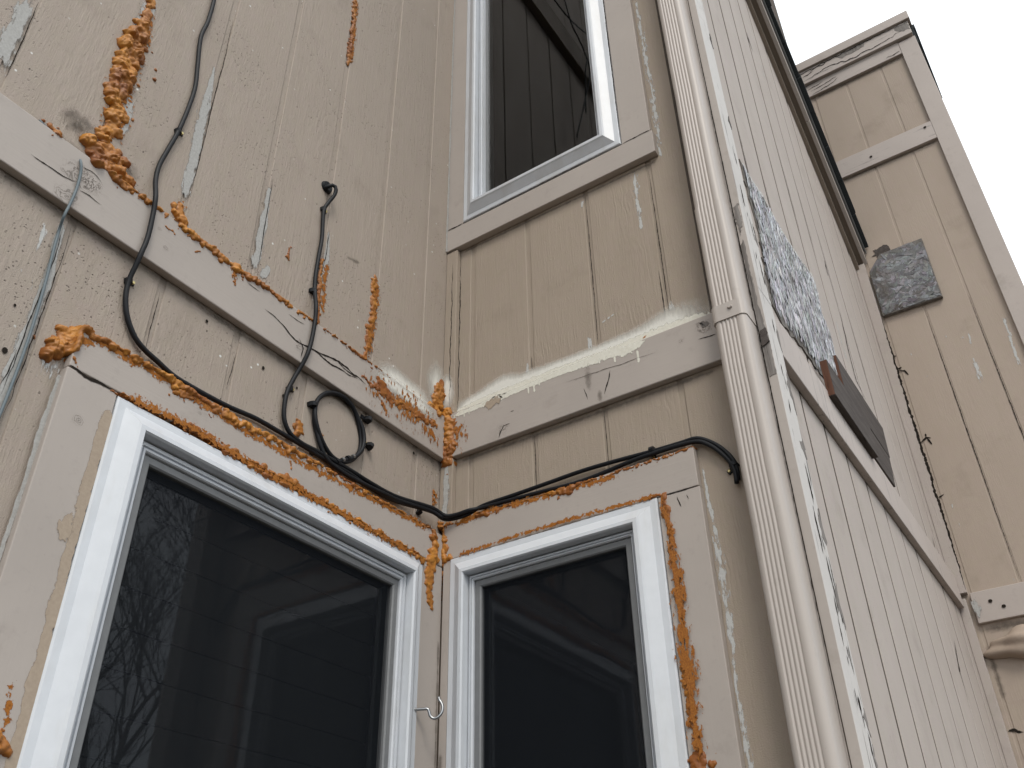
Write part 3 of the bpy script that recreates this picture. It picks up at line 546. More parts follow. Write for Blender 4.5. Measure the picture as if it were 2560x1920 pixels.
# ------------------------------------------------------------------ weathered OSB and ledger boards
def strands(w, poly, n, ln, wd, tone, rot0, rots, h, parent, seed):
    R = np.random.default_rng(seed); P = np.array(poly); mn, mxx = P.min(0), P.max(0); V = []; Fc = []; C = []; k = 0
    def inside(q):
        c = False; j = len(P) - 1
        for i in range(len(P)):
            if (P[i][1] > q[1]) != (P[j][1] > q[1]) and q[0] < (P[j][0] - P[i][0]) * (q[1] - P[i][1]) / (P[j][1] - P[i][1]) + P[i][0]: c = not c
            j = i
        return c
    while k < n:
        q = R.uniform(mn, mxx); a = rot0 + R.normal(0, rots); l = ln * R.uniform(0.4, 1.3); b = wd * R.uniform(0.4, 1.4)
        d = np.array([math.cos(a), math.sin(a)]); e = np.array([-d[1], d[0]])
        cs = [q - d * l / 2 - e * b * 0.35, q - d * l * 0.2 - e * b / 2, q + d * l * 0.3 - e * b / 2, q + d * l / 2 + e * b * 0.1, q + d * l * 0.25 + e * b / 2, q - d * l * 0.35 + e * b / 2]
        k += 1
        if not all(inside(c) for c in cs): continue
        o = len(V); hh = h + R.uniform(0.0004, 0.004); tl = R.normal(0, 0.0012)
        tn = tone[0] + (tone[1] - tone[0]) * R.random() ** 1.3; cc = np.clip(tn * np.array([0.97, 0.98, 1.03]) * R.uniform(0.94, 1.06, 3), 0, 1)
        for i, c in enumerate(cs): V.append(W(w, c[0], c[1], hh + tl * (1 if i in (0, 1, 5) else -1))); C.append((*cc, 1))
        Fc.append(tuple(range(o, o + 6)))
    o = obj('wood_strands', (V, Fc, [0] * len(V), C), 'strand', parent); o['kind'] = 'stuff'; return o
osC_px = [(1848, 396), (1873, 443), (1906, 492), (1939, 553), (1971, 607), (2004, 656), (2029, 690), (2041, 722), (2053, 784), (2070, 825), (2086, 882), (2103, 944), (2075, 965), (2029, 903), (2004, 866), (1971, 829), (1945, 796), (1928, 755), (1906, 645), (1892, 560), (1872, 490)]
osC = thing('osb_patch', 'torn silvery wood strand sheathing exposed on the side wall', 'osb patch', (WX, 0.5, 0.2))
pc = pts('C', 0.003, *osC_px); prism('board', 'C', ragged(pc, 0.006, 0.02), -0.004, 0.004, 'osb', osC, 0)
strands('C', pc, 3600, 0.11, 0.010, (0.36, 0.74), math.radians(76), 0.3, 0.0045, osC, 3)
strip('torn_edge', 'C', pts('C', 0.003, *osC_px[:12]), 0.03, 'primer', 0.0052, osC)
osD = thing('osb_patch', 'square weathered grey chipboard patch nailed on far wall', 'osb patch', (1.08, LY, 1.51))
sq = [(0.948, 1.52), (1.222, 1.514), (1.224, 1.885), (1.02, 1.885), (0.948, 1.80)]
prism('board', 'D', sq, 0.001, 0.022, 'osb', osD)
strands('D', sq, 1500, 0.10, 0.016, (0.15, 0.38), 0.9, 1.2, 0.0225, osD, 5)
for c, ru, rz in (((0.99, 1.66), 0.06, 0.12), ((1.03, 1.55), 0.09, 0.04), ((0.98, 1.78), 0.05, 0.06)): blot('dark_mark', 'D', c, ru, rz, 'dark_mark', 0.0275, osD)
flake('torn_hole', 'D', [(0.985, 1.935), (1.04, 1.945), (1.075, 1.93), (1.06, 1.89), (1.0, 1.885)], 0.003, 'darkwood', wD, 0.006)
def ledger(label, y0, y1, z0, z1_, h0, h1, cut=0.0):
    t = thing('ledger_board', label, 'board', W('C', (y0 + y1) / 2, z0, h0))
    prism('board', 'C', [(y0, z0), (y1 - cut, z0), (y1, z1_), (y0, z1_)], h0, h1, 'darkwood', t)
    bm = bmesh.new(); vs = [bm.verts.new((WX + h, y0 - 0.0005, z)) for h, z in ((h0 + 0.001, z0 + 0.002), (h1 - 0.001, z0 + 0.002), (h1 - 0.001, z1_ - 0.002), (h0 + 0.001, z1_ - 0.002))]; bm.faces.new(vs); obj('cut_end', bm, 'endgrain', t)
    return t
ledger('dark ledger board upper of the two lying flat on side wall', 0.87, 1.42, 0.372, 0.512, 0.001, 0.019, 0.03)
ledger('dark ledger board under the upper one, behind the stub', 0.90, 1.385, 0.232, 0.370, 0.001, 0.018, 0.05)
ledger('short dark wooden stub with rusty cut end resting on the band', 0.57, 1.0, 0.182, 0.305, 0.0195, 0.041, 0.0)

# ------------------------------------------------------------------ orange foam (lumpy height field over wall and trim)
TRIM = {'A': [(-9, -0.02, -0.004, 0.132, 0.02), (-1.072, -0.02, -0.311, -0.226, 0.021), (-1.074, -0.972, -2, -0.311, 0.021), (-0.972, -0.102, -2, -0.32, 0.026), (-0.102, -0.02, -2, -0.311, 0.021)],
        'B': [(0.0, 0.86, 0.0, 0.140, 0.02), (0.0, 0.042, -0.2, 0.75, 0.018), (0.02, 0.715, -0.297, -0.199, 0.021), (0.02, 0.046, -2, -0.297, 0.021), (0.046, 0.615, -2, -0.298, 0.026), (0.615, 0.717, -2, -0.297, 0.021)]}
def vnoise(x, y, seed):
    R = np.random.default_rng(seed); T = R.random((64, 64)); xi = np.floor(x).astype(int); yi = np.floor(y).astype(int); fx = x - xi; fy = y - yi; fx = fx * fx * (3 - 2 * fx); fy = fy * fy * (3 - 2 * fy)
    g_ = lambda i, j: T[i % 64, j % 64]; return (g_(xi, yi) * (1 - fx) + g_(xi + 1, yi) * fx) * (1 - fy) + (g_(xi, yi + 1) * (1 - fx) + g_(xi + 1, yi + 1) * fx) * fy
FSEED = [100]; FR = 0.76
def foam(w, label, lines, name='foam_bead', group='orange spray foam on the walls', parent=None, cell=0.0019):
    """lines: (points (u,z), radius list, spread, blobs per sample, flatness)"""
    FSEED[0] += 1; R = np.random.default_rng(FSEED[0]); B = []
    for p, rad, spread, nb, flat in lines:
        q = resample(p, 0.0045); n = len(q); rr = np.interp(np.linspace(0, 1, n), np.linspace(0, 1, len(rad)), rad)
        rr = rr * FR; spread = spread * 0.9; wob = np.convolve(R.normal(0, 1, n + 6), np.ones(7) / 7, 'valid')
        for i in range(n):
            B.append((q[i][0] + rr[i] * .5 * wob[i], q[i][1] + rr[i] * .4 * wob[i - 1], rr[i] * np.clip(.58 + .3 * wob[i], .3, .9), .95 * flat))
            for _ in range(nb):
                if R.random() < 0.30: continue
                r = rr[i] * (0.30 + 0.62 * R.random() ** 1.8); of = R.normal(0, 0.55, 2) * (spread + 0.25) * rr[i]; B.append((q[i][0] + of[0], q[i][1] + of[1], r, 1.25 * flat * R.uniform(0.6, 1.5)))
            if R.random() < 0.35:
                r = rr[i] * R.uniform(0.12, 0.28); of = R.normal(0, 1.0, 2) * (spread + 0.5) * rr[i]; B.append((q[i][0] + of[0], q[i][1] + of[1] - abs(R.normal(0, .4)) * rr[i], r, flat * R.uniform(0.6, 1.3)))
    if not B: B = [(q[len(q) // 2][0], q[len(q) // 2][1], max(0.004, rr.max()), 0.8)]
    B = np.array(B); B[:, 2] = np.maximum(B[:, 2], 0.0022); m = 0.012; u0, zz0 = B[:, 0].min() - B[:, 2].max() - m, B[:, 1].min() - B[:, 2].max() - m; u1, zz1 = B[:, 0].max() + B[:, 2].max() + m, B[:, 1].max() + B[:, 2].max() + m
    nu, nz = int((u1 - u0) / cell) + 2, int((zz1 - zz0) / cell) + 2; U = u0 + cell * np.arange(nu); Zz = zz0 + cell * np.arange(nz); H = np.zeros((nu, nz))
    GU, GZ = np.meshgrid(U, Zz, indexing='ij')
    WU = GU + 0.0045 * (vnoise(GU * 160, GZ * 160, FSEED[0]) - 0.5) + 0.006 * (vnoise(GU * 70 + 9, GZ * 70, FSEED[0] + 5) - 0.5); WZ = GZ + 0.0045 * (vnoise(GU * 160 + 31, GZ * 160 + 7, FSEED[0] + 1) - 0.5) + 0.006 * (vnoise(GU * 70, GZ * 70 + 3, FSEED[0] + 6) - 0.5)
    for bu, bz, r, fl in B:
        i0, i1 = max(0, int((bu - r - 0.006 - u0) / cell)), min(nu, int((bu + r + 0.006 - u0) / cell) + 2); j0, j1 = max(0, int((bz - r - 0.006 - zz0) / cell)), min(nz, int((bz + r + 0.006 - zz0) / cell) + 2)
        d2 = (WU[i0:i1, j0:j1] - bu) ** 2 + (WZ[i0:i1, j0:j1] - bz) ** 2; hh = fl * np.sqrt(np.maximum(0, r * r - d2)); S = H[i0:i1, j0:j1]; np.maximum(S, hh, out=S)
    rd = np.abs(2 * vnoise(GU * 120 + 3, GZ * 120 + 8, FSEED[0] + 9) - 1); rd2 = vnoise(GU * 260, GZ * 260 + 4, FSEED[0] + 12)
    H = H * (0.55 + 0.5 * np.sqrt(rd) + 0.25 * rd2)
    H[1:-1, 1:-1] = np.where(H[1:-1, 1:-1] > 0, 0.72 * H[1:-1, 1:-1] + 0.07 * (H[2:, 1:-1] + H[:-2, 1:-1] + H[1:-1, 2:] + H[1:-1, :-2]), 0)
    BS = np.zeros_like(H)
    for a, b, c, d, h in TRIM[w]: BS = np.where((GU > a) & (GU < b) & (GZ > c) & (GZ < d), np.maximum(BS, h), BS)
    SM = BS.copy()
    for _ in range(14):
        p = np.pad(SM, 1, mode='edge'); SM = 0.2 * (p[1:-1, 1:-1] + p[2:, 1:-1] + p[:-2, 1:-1] + p[1:-1, 2:] + p[1:-1, :-2])
    k = np.clip(H / 0.006, 0, 1); GH = np.maximum(BS, SM * k + BS * (1 - k)) + H
    GH = np.where(H > 0, GH + 0.0006, BS - 0.0015)
    on = H > 0.0008; cellon = on[:-1, :-1] | on[1:, :-1] | on[:-1, 1:] | on[1:, 1:]
    I = -np.ones((nu, nz), int); ii, jj = np.nonzero(cellon); used = np.zeros((nu, nz), bool)
    for a, b in ((0, 0), (1, 0), (0, 1), (1, 1)): used[ii + a, jj + b] = True
    ui, uj = np.nonzero(used); I[ui, uj] = np.arange(len(ui)); V = [W(w, U[a], Zz[b], GH[a, b]) for a, b in zip(ui, uj)]; A = np.clip(H[ui, uj] / 0.010, 0, 1)
    if len(ii) == 0: return None
    Fc = [(I[a, b], I[a + 1, b], I[a + 1, b + 1], I[a, b + 1]) for a, b in zip(ii, jj)]
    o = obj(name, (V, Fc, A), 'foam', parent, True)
    if parent is None: tag(o, label, 'foam', group)
    return o
def smear(w, ps, width, h, parent, m='smear'): return strip('foam_smear', w, ps, width, m, h, parent, 0.008)
P = pts
# seam 1, the fat bead upper left
f1 = foam('A', 'fat lumpy foam bead down the upper left seam', [(P('A', .015, (390, -10), (383, 14), (372, 45)), [.010, .016], .5, 3, .8), (P('A', .02, (372, 45), (350, 110), (332, 150), (318, 185), (302, 225), (296, 238)), [.015, .024, .025, .025, .019], .9, 4, .85),
    (P('A', .02, (312, 262), (306, 290), (296, 315)), [.018, .022, .018], .9, 4, .8), (P('A', .02, (300, 322), (272, 318), (278, 345)), [.014, .018, .014], .8, 3, .8)])
f1b = foam('A', 'broad foam clump spreading where the fat bead meets the band', [(P('A', .02, (262, 372), (290, 392), (312, 410)), [.028, .03, .022], 1.3, 6, .7), (P('A', .02, (262, 412), (280, 435), (310, 462)), [.016, .018, .012], .8, 4, .7)])
smear('A', P('A', .003, (382, 5), (355, 90), (310, 200), (290, 300), (255, 380)), [.04, .09, .1, .1, .14], .0015, wA)
f1c = foam('A', 'small foam clump left of the grey wire on the band', [(P('A', .02, (125, 305), (150, 322), (172, 345)), [.013, .018, .010], 1.0, 4, .7)])
smear('A', P('A', .003, (118, 300), (150, 318), (180, 345)), .06, .0015, wA)
f2 = foam('A', 'long thin foam bead along top edge of left band board', [(P('A', .018, (312, 462), (345, 484), (380, 506), (420, 535), (450, 560)), [.010, .012, .010, .010, .010], .7, 3, .7),
    (P('A', .018, (450, 560), (480, 590), (530, 625), (565, 655), (600, 680)), [.010, .012, .011, .012, .014], .7, 3, .75), (P('A', .018, (600, 680), (640, 700), (690, 738), (730, 768)), [.013, .012, .009, .007], .6, 3, .7),
    (P('A', .018, (745, 778), (800, 810), (850, 850), (900, 890), (925, 905)), [.008, .009, .009, .008, .007], .7, 3, .7), (P('A', .018, (935, 915), (985, 945), (1025, 972)), [.006, .006, .005], .6, 2, .7)])
smear('A', P('A', .0215, (575, 660), (588, 692), (594, 715)), .03, .0212, bA); smear('A', P('A', .0215, (600, 680), (618, 700)), .03, .0212, bA); smear('A', P('A', .0215, (412, 565), (440, 580)), .02, .0212, bA)
for ln_ in [(P('A', .0215, (585, 685), (590, 712)), [.004, .003], .5, 1, .6), (P('A', .0215, (485, 628), (503, 628)), [.004, .004], .8, 1, .6), (P('A', .0215, (415, 568), (438, 580)), [.004, .004], .8, 1, .6)]: foam('A', '', [ln_], 'foam_drip', parent=bA)
foam('A', 'short foam plug at foot of the first grey caulk seam', [(P('A', .012, (460, 505), (455, 530), (465, 552)), [.009, .013, .016], 1.0, 3, .7)]); smear('A', P('A', .002, (468, 490), (455, 530), (465, 560)), .05, .0015, wA)
foam('A', 'thin foam strip beside the hanging cable', [(P('A', .012, (815, 645), (808, 690), (806, 740), (803, 795)), [.006, .009, .009, .008], .6, 2, .6)]); smear('A', P('A', .002, (822, 645), (812, 700), (806, 800)), .03, .0015, wA)
foam('A', 'straight foam strip down the seam near the inside corner', [(P('A', .008, (944, 690), (938, 740), (936, 790), (925, 850), (918, 895)), [.012, .013, .013, .013, .011], .7, 3, .45)]); smear('A', P('A', .002, (946, 683), (938, 780), (918, 905)), .05, .0015, wA)
foam('A', 'feathery foam strip hanging from top edge of the photo', [(P('A', .008, (892, -15), (890, 30), (884, 80), (882, 110), (876, 158)), [.010, .011, .009, .012, .009], .7, 3, .45)]); smear('A', P('A', .002, (893, -10), (885, 80), (877, 165)), .04, .0015, wA)
foam('A', 'tiny foam dab on bare siding above the band', [(P('A', .004, (728, 615), (724, 632), (726, 652)), [.005, .007, .006], .6, 2, .4)], 'foam_dab')
fs = foam('A', 'splattered foam patch over band board near the corner', [(P('A', .022, (905, 938), (935, 965), (965, 985), (1000, 1005), (1050, 1040), (1090, 1062)), [.006, .008, .010, .009, .010, .012], 1.0, 3, .5), (P('A', .022, (950, 950), (968, 985), (985, 1010)), [.012, .018, .012], 1.4, 3, .25), (P('A', .022, (955, 1000), (965, 1030), (972, 1045)), [.008, .008, .004], .9, 2, .3)])
smear('A', P('A', .0215, (905, 940), (950, 985), (970, 1035)), [.06, .16, .05], .0212, bA, 'film'); smear('A', P('A', .0215, (955, 945), (985, 1000), (1095, 1065)), [.10, .16, .09], .0214, bA, 'film'); smear('A', P('A', .0215, (1040, 1050), (1085, 1090), (1100, 1130)), .06, .0213, bA, 'film')
foam('A', 'foam block filling the inside corner above the bands', [(P('A', .012, (1112, 952), (1104, 985), (1099, 1010), (1096, 1028)), [.018, .022, .022, .02], .8, 6, .5)])
foam('B', 'foam lump running down the corner joint of the bands', [(P('B', .022, (1110, 1042), (1114, 1070), (1117, 1100), (1119, 1130), (1119, 1152)), [.024, .024, .024, .024, .018], .8, 6, .5), (P('B', .022, (1130, 1050), (1140, 1085), (1130, 1120)), [.008, .010, .006], 1.2, 2, .25)])
smear('B', P('B', .0215, (1125, 1050), (1150, 1090), (1132, 1135)), .075, .0213, bB, 'film')
f10 = foam('A', 'thick rolled foam bead along top of left window head board', [(P('A', .022, (160, 875), (170, 845), (180, 828), (205, 822)), [.022, .024, .022, .016], .8, 4, .7), (P('A', .02, (205, 822), (240, 840), (290, 862), (330, 885), (370, 905), (405, 930), (450, 965), (480, 985)), [.014, .016, .016, .014, .013, .016, .016, .014], .6, 3, .75),
    (P('A', .02, (480, 985), (520, 1008), (570, 1040), (620, 1068), (680, 1092), (740, 1130), (785, 1150), (830, 1175)), [.009, .011, .011, .010, .013, .011, .010, .011], .7, 3, .7), (P('A', .02, (830, 1175), (900, 1220), (950, 1250), (1000, 1275), (1060, 1305), (1085, 1318)), [.009, .009, .008, .009, .011, .012], .7, 3, .7)])
for ln_ in [(P('A', .023, (440, 975), (460, 992), (490, 990)), [.009, .011, .006], 1.0, 2, .5), (P('A', .023, (500, 1000), (505, 1015)), [.006, .004], .8, 1, .5), (P('A', .023, (183, 890), (190, 905)), [.008, .005], 1.0, 2, .5), (P('A', .023, (728, 1150), (730, 1170)), [.006, .006], .8, 2, .6), (P('A', .023, (790, 1165), (800, 1185)), [.007, .004], .8, 2, .5)]: foam('A', '', [ln_], 'foam_drip', parent=winA)
smear('A', P('A', .0215, (165, 870), (185, 850), (260, 860), (400, 940), (600, 1070), (800, 1180), (1080, 1325)), .035, .0216, winA)
f11 = foam('A', 'lumpy foam bead between left window frame and its head board', [(P('A', .026, (290, 978), (330, 995), (370, 1020), (420, 1040), (460, 1062)), [.008, .007, .006, .007, .009], .7, 2, .6), (P('A', .026, (460, 1062), (510, 1088), (560, 1120), (600, 1142), (640, 1165)), [.010, .012, .010, .011, .013], .7, 3, .6),
    (P('A', .026, (640, 1165), (690, 1190), (740, 1215), (780, 1240), (830, 1265)), [.012, .014, .015, .010, .009], .7, 3, .6), (P('A', .026, (830, 1265), (900, 1305), (960, 1340), (1020, 1372), (1060, 1400)), [.009, .011, .011, .010, .012], .7, 3, .6)])
smear('A', P('A', .024, (290, 978), (470, 1065), (640, 1170), (780, 1245), (1055, 1398)), .04, .0275, winA)
foam('A', 'foam mess filling the corner on the left window side', [(P('A', .022, (1087, 1310), (1086, 1350), (1084, 1392)), [.011, .014, .02], .8, 5, .5), (P('A', .022, (1078, 1402), (1072, 1450), (1074, 1495), (1081, 1525)), [.02, .017, .014, .006], .8, 5, .3)])
foam('B', 'foam mess filling the corner on the right window side', [(P('B', .022, (1101, 1310), (1104, 1350), (1104, 1392)), [.012, .013, .018], .8, 5, .5), (P('B', .022, (1104, 1402), (1126, 1396)), [.013, .011], .8, 4, .5), (P('B', .022, (1103, 1408), (1098, 1440), (1095, 1480), (1094, 1522)), [.012, .009, .006, .005], .8, 3, .35)])
smear('A', P('A', .0215, (1072, 1395), (1075, 1460), (1080, 1525)), .035, .0214, winA)
foam('A', 'thin foam smear on corner batten above the cables', [(P('A', .012, (1095, 1222), (1092, 1250), (1090, 1275)), [.005, .007, .006], .8, 2, .4)]); smear('A', P('A', .003, (1095, 1220), (1085, 1275)), .03, .002, wA)
f13 = foam('B', 'foam bead along top of right window head board under cables', [(P('B', .022, (1110, 1316), (1150, 1295), (1180, 1282)), [.007, .009, .010], .6, 3, .6), (P('B', .025, (1180, 1280), (1205, 1275), (1228, 1268)), [.014, .017, .013], .8, 4, .6), (P('B', .022, (1235, 1268), (1280, 1255), (1330, 1240), (1370, 1232)), [.009, .009, .009, .007], .9, 3, .45),
    (P('B', .022, (1370, 1235), (1410, 1228), (1445, 1208)), [.009, .014, .012], .9, 3, .4), (P('B', .022, (1450, 1205), (1500, 1192), (1560, 1175), (1620, 1155), (1680, 1135), (1730, 1115)), [.006, .006, .006, .005, .006, .005], .8, 2, .5)])
smear('B', P('B', .0215, (1120, 1318), (1230, 1275), (1360, 1242), (1440, 1218), (1560, 1185)), .035, .0216, winB)
for ln_ in [(P('B', .026, (1150, 1384), (1170, 1376), (1190, 1370)), [.005, .006, .004], .9, 2, .4), (P('B', .026, (1245, 1352), (1285, 1338)), [.005, .006], .8, 2, .4), (P('B', .026, (1315, 1328), (1350, 1318)), [.004, .005], .8, 2, .35), (P('B', .026, (1378, 1310), (1392, 1304)), [.006, .007], .6, 3, .6), (P('B', .026, (1420, 1298), (1445, 1292)), [.005, .005], .9, 2, .35), (P('B', .026, (1600, 1248), (1650, 1236)), [.006, .008], .7, 3, .5)]: foam('B', '', [ln_], 'foam_patch', parent=winB)
smear('B', P('B', .024, (1140, 1392), (1300, 1338), (1450, 1293), (1650, 1238)), .022, .0275, winB)
f15 = foam('B', 'ragged brown-orange foam strip down right side of lower window', [(P('B', .026, (1652, 1240), (1662, 1275), (1668, 1310), (1672, 1350), (1682, 1400), (1690, 1450)), [.011, .012, .011, .008, .009, .010], .8, 2, .3), (P('B', .026, (1690, 1450), (1700, 1510), (1705, 1580), (1708, 1650), (1715, 1690)), [.010, .010, .008, .008, .010], .8, 2, .3), (P('B', .026, (1715, 1690), (1722, 1740), (1728, 1790), (1738, 1850), (1750, 1930)), [.014, .013, .010, .011, .018], .9, 3, .3)])
smear('B', P('B', .024, (1655, 1240), (1680, 1350), (1700, 1500), (1715, 1650), (1735, 1700), (1735, 1800), (1765, 1930)), [.03, .035, .05, .045, .06, .04, .065], .0275, winB, 'film')
foam('A', 'foam blob behind the coiled cable', [(P('A', .006, (752, 1050), (752, 1075), (742, 1090)), [.010, .014, .010], 1.0, 4, .4)], 'foam_dab'); foam('A', 'small foam dab inside the cable coil', [(P('A', .004, (806, 1083), (808, 1095)), [.006, .005], .7, 2, .4)], 'foam_dab')
foam('A', 'orange foam lump at left edge of the photo on the window board', [(P('A', .022, (0, 1850), (2, 1880)), [.016, .018], .5, 3, .7), (P('A', .022, (4, 1820), (8, 1835)), [.006, .004], .6, 1, .5)], 'foam_dab')
smear('A', P('A', .0215, (34, 1690), (26, 1740), (18, 1800), (6, 1850)), .02, .0214, winA)
foam('B', 'single foam dab on top of the overspray near downspout', [(P('B', .015, (1597, 845), (1607, 838), (1612, 832)), [.005, .008, .005], .6, 2, .6)], 'foam_dab')
foam('B', 'faint foam speck on siding above the cables', [(P('B', .003, (1470, 1146), (1473, 1155)), [.004, .003], .8, 1, .3)], 'foam_dab')

# ------------------------------------------------------------------ caulk, overspray, stains, dark strips, cracks
def cz(ps): return z1(0, 0, ps)
for ps, wdt in ((cz([(200, -20), (110, 130), (30, 300), (-20, 420)]), [.045, .05, .05]), (cz([(1310, 400), (1240, 700), (1180, 960), (1120, 1240)]), [.010, .040, .045, .032]), (cz([(1650, 1130), (1600, 1400), (1545, 1659)]), [.020, .036, .036]), ([(677, 660), (660, 690), (640, 682)], .03), ([(823, 580), (818, 640), (808, 700)], [.012, .028, .02]), ([(390, -5), (350, 60), (300, 180)], [.06, .03, .01]), ([(330, 230), (318, 290), (300, 350)], .03)):
    strip('caulk_strip', 'A', P('A', .001, *ps), wdt, 'caulk', 0.0009, wA)
for ps in (cz([(235, 10), (120, 290), (30, 480)]), cz([(1420, 120), (1370, 360), (1310, 580), (1160, 1200)]), cz([(1665, 1090), (1610, 1400), (1570, 1659)]), cz([(2010, 1400), (1990, 1540), (1965, 1659)])): crack('A', P('A', .001, *ps), 0.0026, 0.0015, wA, 0.0005)
# lower left sheet joint with the wire
strip('caulk_strip', 'A', P('A', .001, (160, 545), (120, 700), (60, 850), (0, 1000), (-30, 1080)), [.02, .028, .03, .028], 'caulk', 0.0009, wA)
strip('primer_patch', 'A', P('A', .001, (85, 670), (75, 700), (100, 705)), .06, 'primer', 0.0012, wA); strip('primer_patch', 'A', P('A', .001, (115, 545), (105, 600), (90, 630)), .02, 'primer', 0.0012, wA)
strip('primer_patch', 'A', P('A', .001, (135, 860), (120, 900), (110, 960)), .05, 'primer', 0.0012, wA); strip('primer_patch', 'A', P('A', .001, (315, 740), (318, 790)), .025, 'primer', 0.0012, wA)
for ps in ([(160, 560), (130, 660), (90, 760), (45, 880), (0, 990)], [(178, 565), (150, 660), (110, 770), (70, 880), (5, 1050)], [(40, 880), (20, 930), (0, 960)], [(360, 880), (385, 790), (400, 730)], [(566, 975), (580, 920), (592, 880)]): crack('A', P('A', .001, *ps), 0.0022, 0.0016, wA, 0.0007)
for p, r in (((12, 876), .005), ((517, 803), .0035), ((658, 920), .004), ((708, 990), .004), ((742, 970), .0028), ((1034, 1133), .004), ((37, 763), .0025)): blot('nail_hole', 'A', P('A', .001, p)[0], r, r * 1.2, 'crack', 0.0016, wA, 8)
for c, ru, rz in (((215, 330), .07, .05), ((190, 300), .05, .05), ((320, 440), .035, .06), ((545, 795), .06, .012)): blot('dark_mark', 'A', P('A', .001, c)[0], ru, rz, 'dark_mark', 0.0011, wA)
strip('dark_mark', 'A', [(-1.3, -0.012), (-0.8, -0.012), (-0.3, -0.014), (-0.02, -0.012)], .03, 'dark_mark', 0.0012, wA); strip('dark_mark', 'A', [(-1.3, 0.14), (-1.1, 0.14), (-0.9, 0.138)], .05, 'dark_mark', 0.0012, wA)  # dark strips on the siding just below and above the left band
strip('dark_mark', 'A', P('A', .001, (862, 640), (905, 660)), .02, 'dark_mark', .0012, wA)
strip('dark_mark', 'A', [(-0.012, -0.02), (-0.012, -0.19)], .03, 'dark_mark', 0.0013, wA)  # dark upright strip beside the inside corner, below the band
strip('overspray', 'A', P('A', .001, (938, 918), (975, 935), (1020, 975), (1060, 1005), (1090, 1028)), [.06, .09, .09, .09, .09], 'spray', 0.0018, wA); strip('overspray', 'A', P('A', .001, (1100, 905), (1088, 960), (1085, 1020)), [.08, .10, .09], 'spray', 0.0019, wA)
strip('overspray', 'A', P('A', .0212, (935, 925), (975, 955), (1020, 990), (1090, 1040)), 0.06, 'spray', 0.0208, bA)
strip('overspray', 'B', [(0.012, 0.29), (0.020, 0.22), (0.022, 0.15)], [.04, .055, .05], 'spray', 0.0186, t)
strip('overspray', 'B', P('B', .001, (1130, 1030), (1200, 995), (1262, 960), (1300, 955), (1400, 915), (1480, 885), (1560, 855), (1620, 835), (1680, 805), (1745, 785), (1790, 770)), [.05, .06, .085, .07, .06, .055, .055, .07, .11, .13, .11], 'spray', 0.0016, wB)
strip('overspray', 'B', P('B', .001, (1130, 1037), (1262, 980), (1400, 926), (1560, 866), (1680, 818), (1795, 780)), [.03, .04, .035, .035, .05, .05], 'cream', 0.0020, wB)
strip('paint_run', 'B', P('B', .0212, (1130, 1040), (1175, 1024), (1262, 988), (1330, 960), (1400, 930), (1440, 916), (1500, 892), (1540, 880), (1560, 878), (1600, 858), (1620, 846)), [.022, .022, .03, .03, .022, .026, .03, .04, .05, .05, .02], 'cream', 0.0206, bB)
for x, y0, y1, wd_ in ((1160, 1025, 1044, .006), (1172, 1022, 1038, .006), (1135, 1035, 1055, .005), (1320, 962, 987, .008), (1334, 958, 982, .008), (1347, 948, 966, .007), (1362, 940, 952, .006), (1470, 905, 917, .008), (1497, 893, 912, .009), (1515, 888, 900, .008), (1535, 886, 910, .009), (1592, 872, 910, .009), (1578, 875, 888, .012)):
    q = P('B', .0212, (x, y0), (x + 2, y1)); q = [(q[0][0], q[0][1]), (q[0][0] + .001, q[1][1])]
    strip('paint_drip', 'B', q, [wd_ * 1.3, wd_, wd_ * 1.25], 'cream', 0.0209, bB, 0.004)
# knots and checks on the band boards
for ps, wd_ in (([(663, 771), (709, 812), (740, 850), (778, 872), (830, 912), (900, 952)], .0045), ([(780, 872), (850, 905), (915, 960)], .005), ([(840, 900), (860, 920), (895, 945)], .003), ([(722, 785), (745, 800), (762, 812)], .002), ([(78, 385), (120, 415), (160, 440), (190, 455)], .003), ([(205, 415), (230, 430), (255, 458)], .002), ([(200, 475), (230, 495), (255, 512)], .002), ([(620, 708), (650, 730)], .002), ([(748, 845), (758, 870), (752, 895)], .003)): crack('A', P('A', .0212, *ps), wd_, 0.0209, bA, 0.0015)
for p, r in (((205, 445), .05), ((165, 490), .034), ((400, 572), .007), ((415, 620), .010), ((230, 460), .03), ((357, 597), .006), ((750, 870), .018)): blot('knot', 'A', P('A', .0212, p)[0], r, r * .8, 'knot', 0.0207, bA)
for ps, wd_ in (([(1415, 955), (1460, 940), (1530, 918), (1640, 880)], .0015), ([(1528, 925), (1520, 955), (1510, 985)], .004), ([(1250, 1082), (1258, 1065), (1275, 1058)], .003), ([(1246, 1095), (1252, 1075)], .004), ([(1745, 848), (1770, 842), (1790, 835)], .003), ([(1275, 1030), (1285, 1025)], .003), ([(1460, 970), (1470, 1000)], .002)): crack('B', P('B', .0212, *ps), wd_, 0.0209, bB, 0.0012)
for p, r in (((1255, 1070), .022), ((1760, 815), .028), ((1703, 853), .010), ((1440, 948), .006)): blot('knot', 'B', P('B', .0212, p)[0], r, r, 'knot', 0.0207, bB)
strip('bare_wood', 'B', P('B', .021, (1198, 1018), (1225, 1012), (1262, 992)), [.03, .055, .04], 'drybeige', 0.0212, bB)
for k in range(9):
    x = 1203 + k * 6.5; y = 1008 - k * 2.2 + random.uniform(-6, 8); crack('B', P('B', .021, (x, y), (x + random.uniform(5, 14), y + random.uniform(-9, 4))), .004, 0.0216, bB)
flake('bare_wood', 'B', P('B', .021, (1746, 805), (1768, 802), (1772, 815), (1757, 818)), 0.0212, 'greywood', bB, 0.002, 0.006)
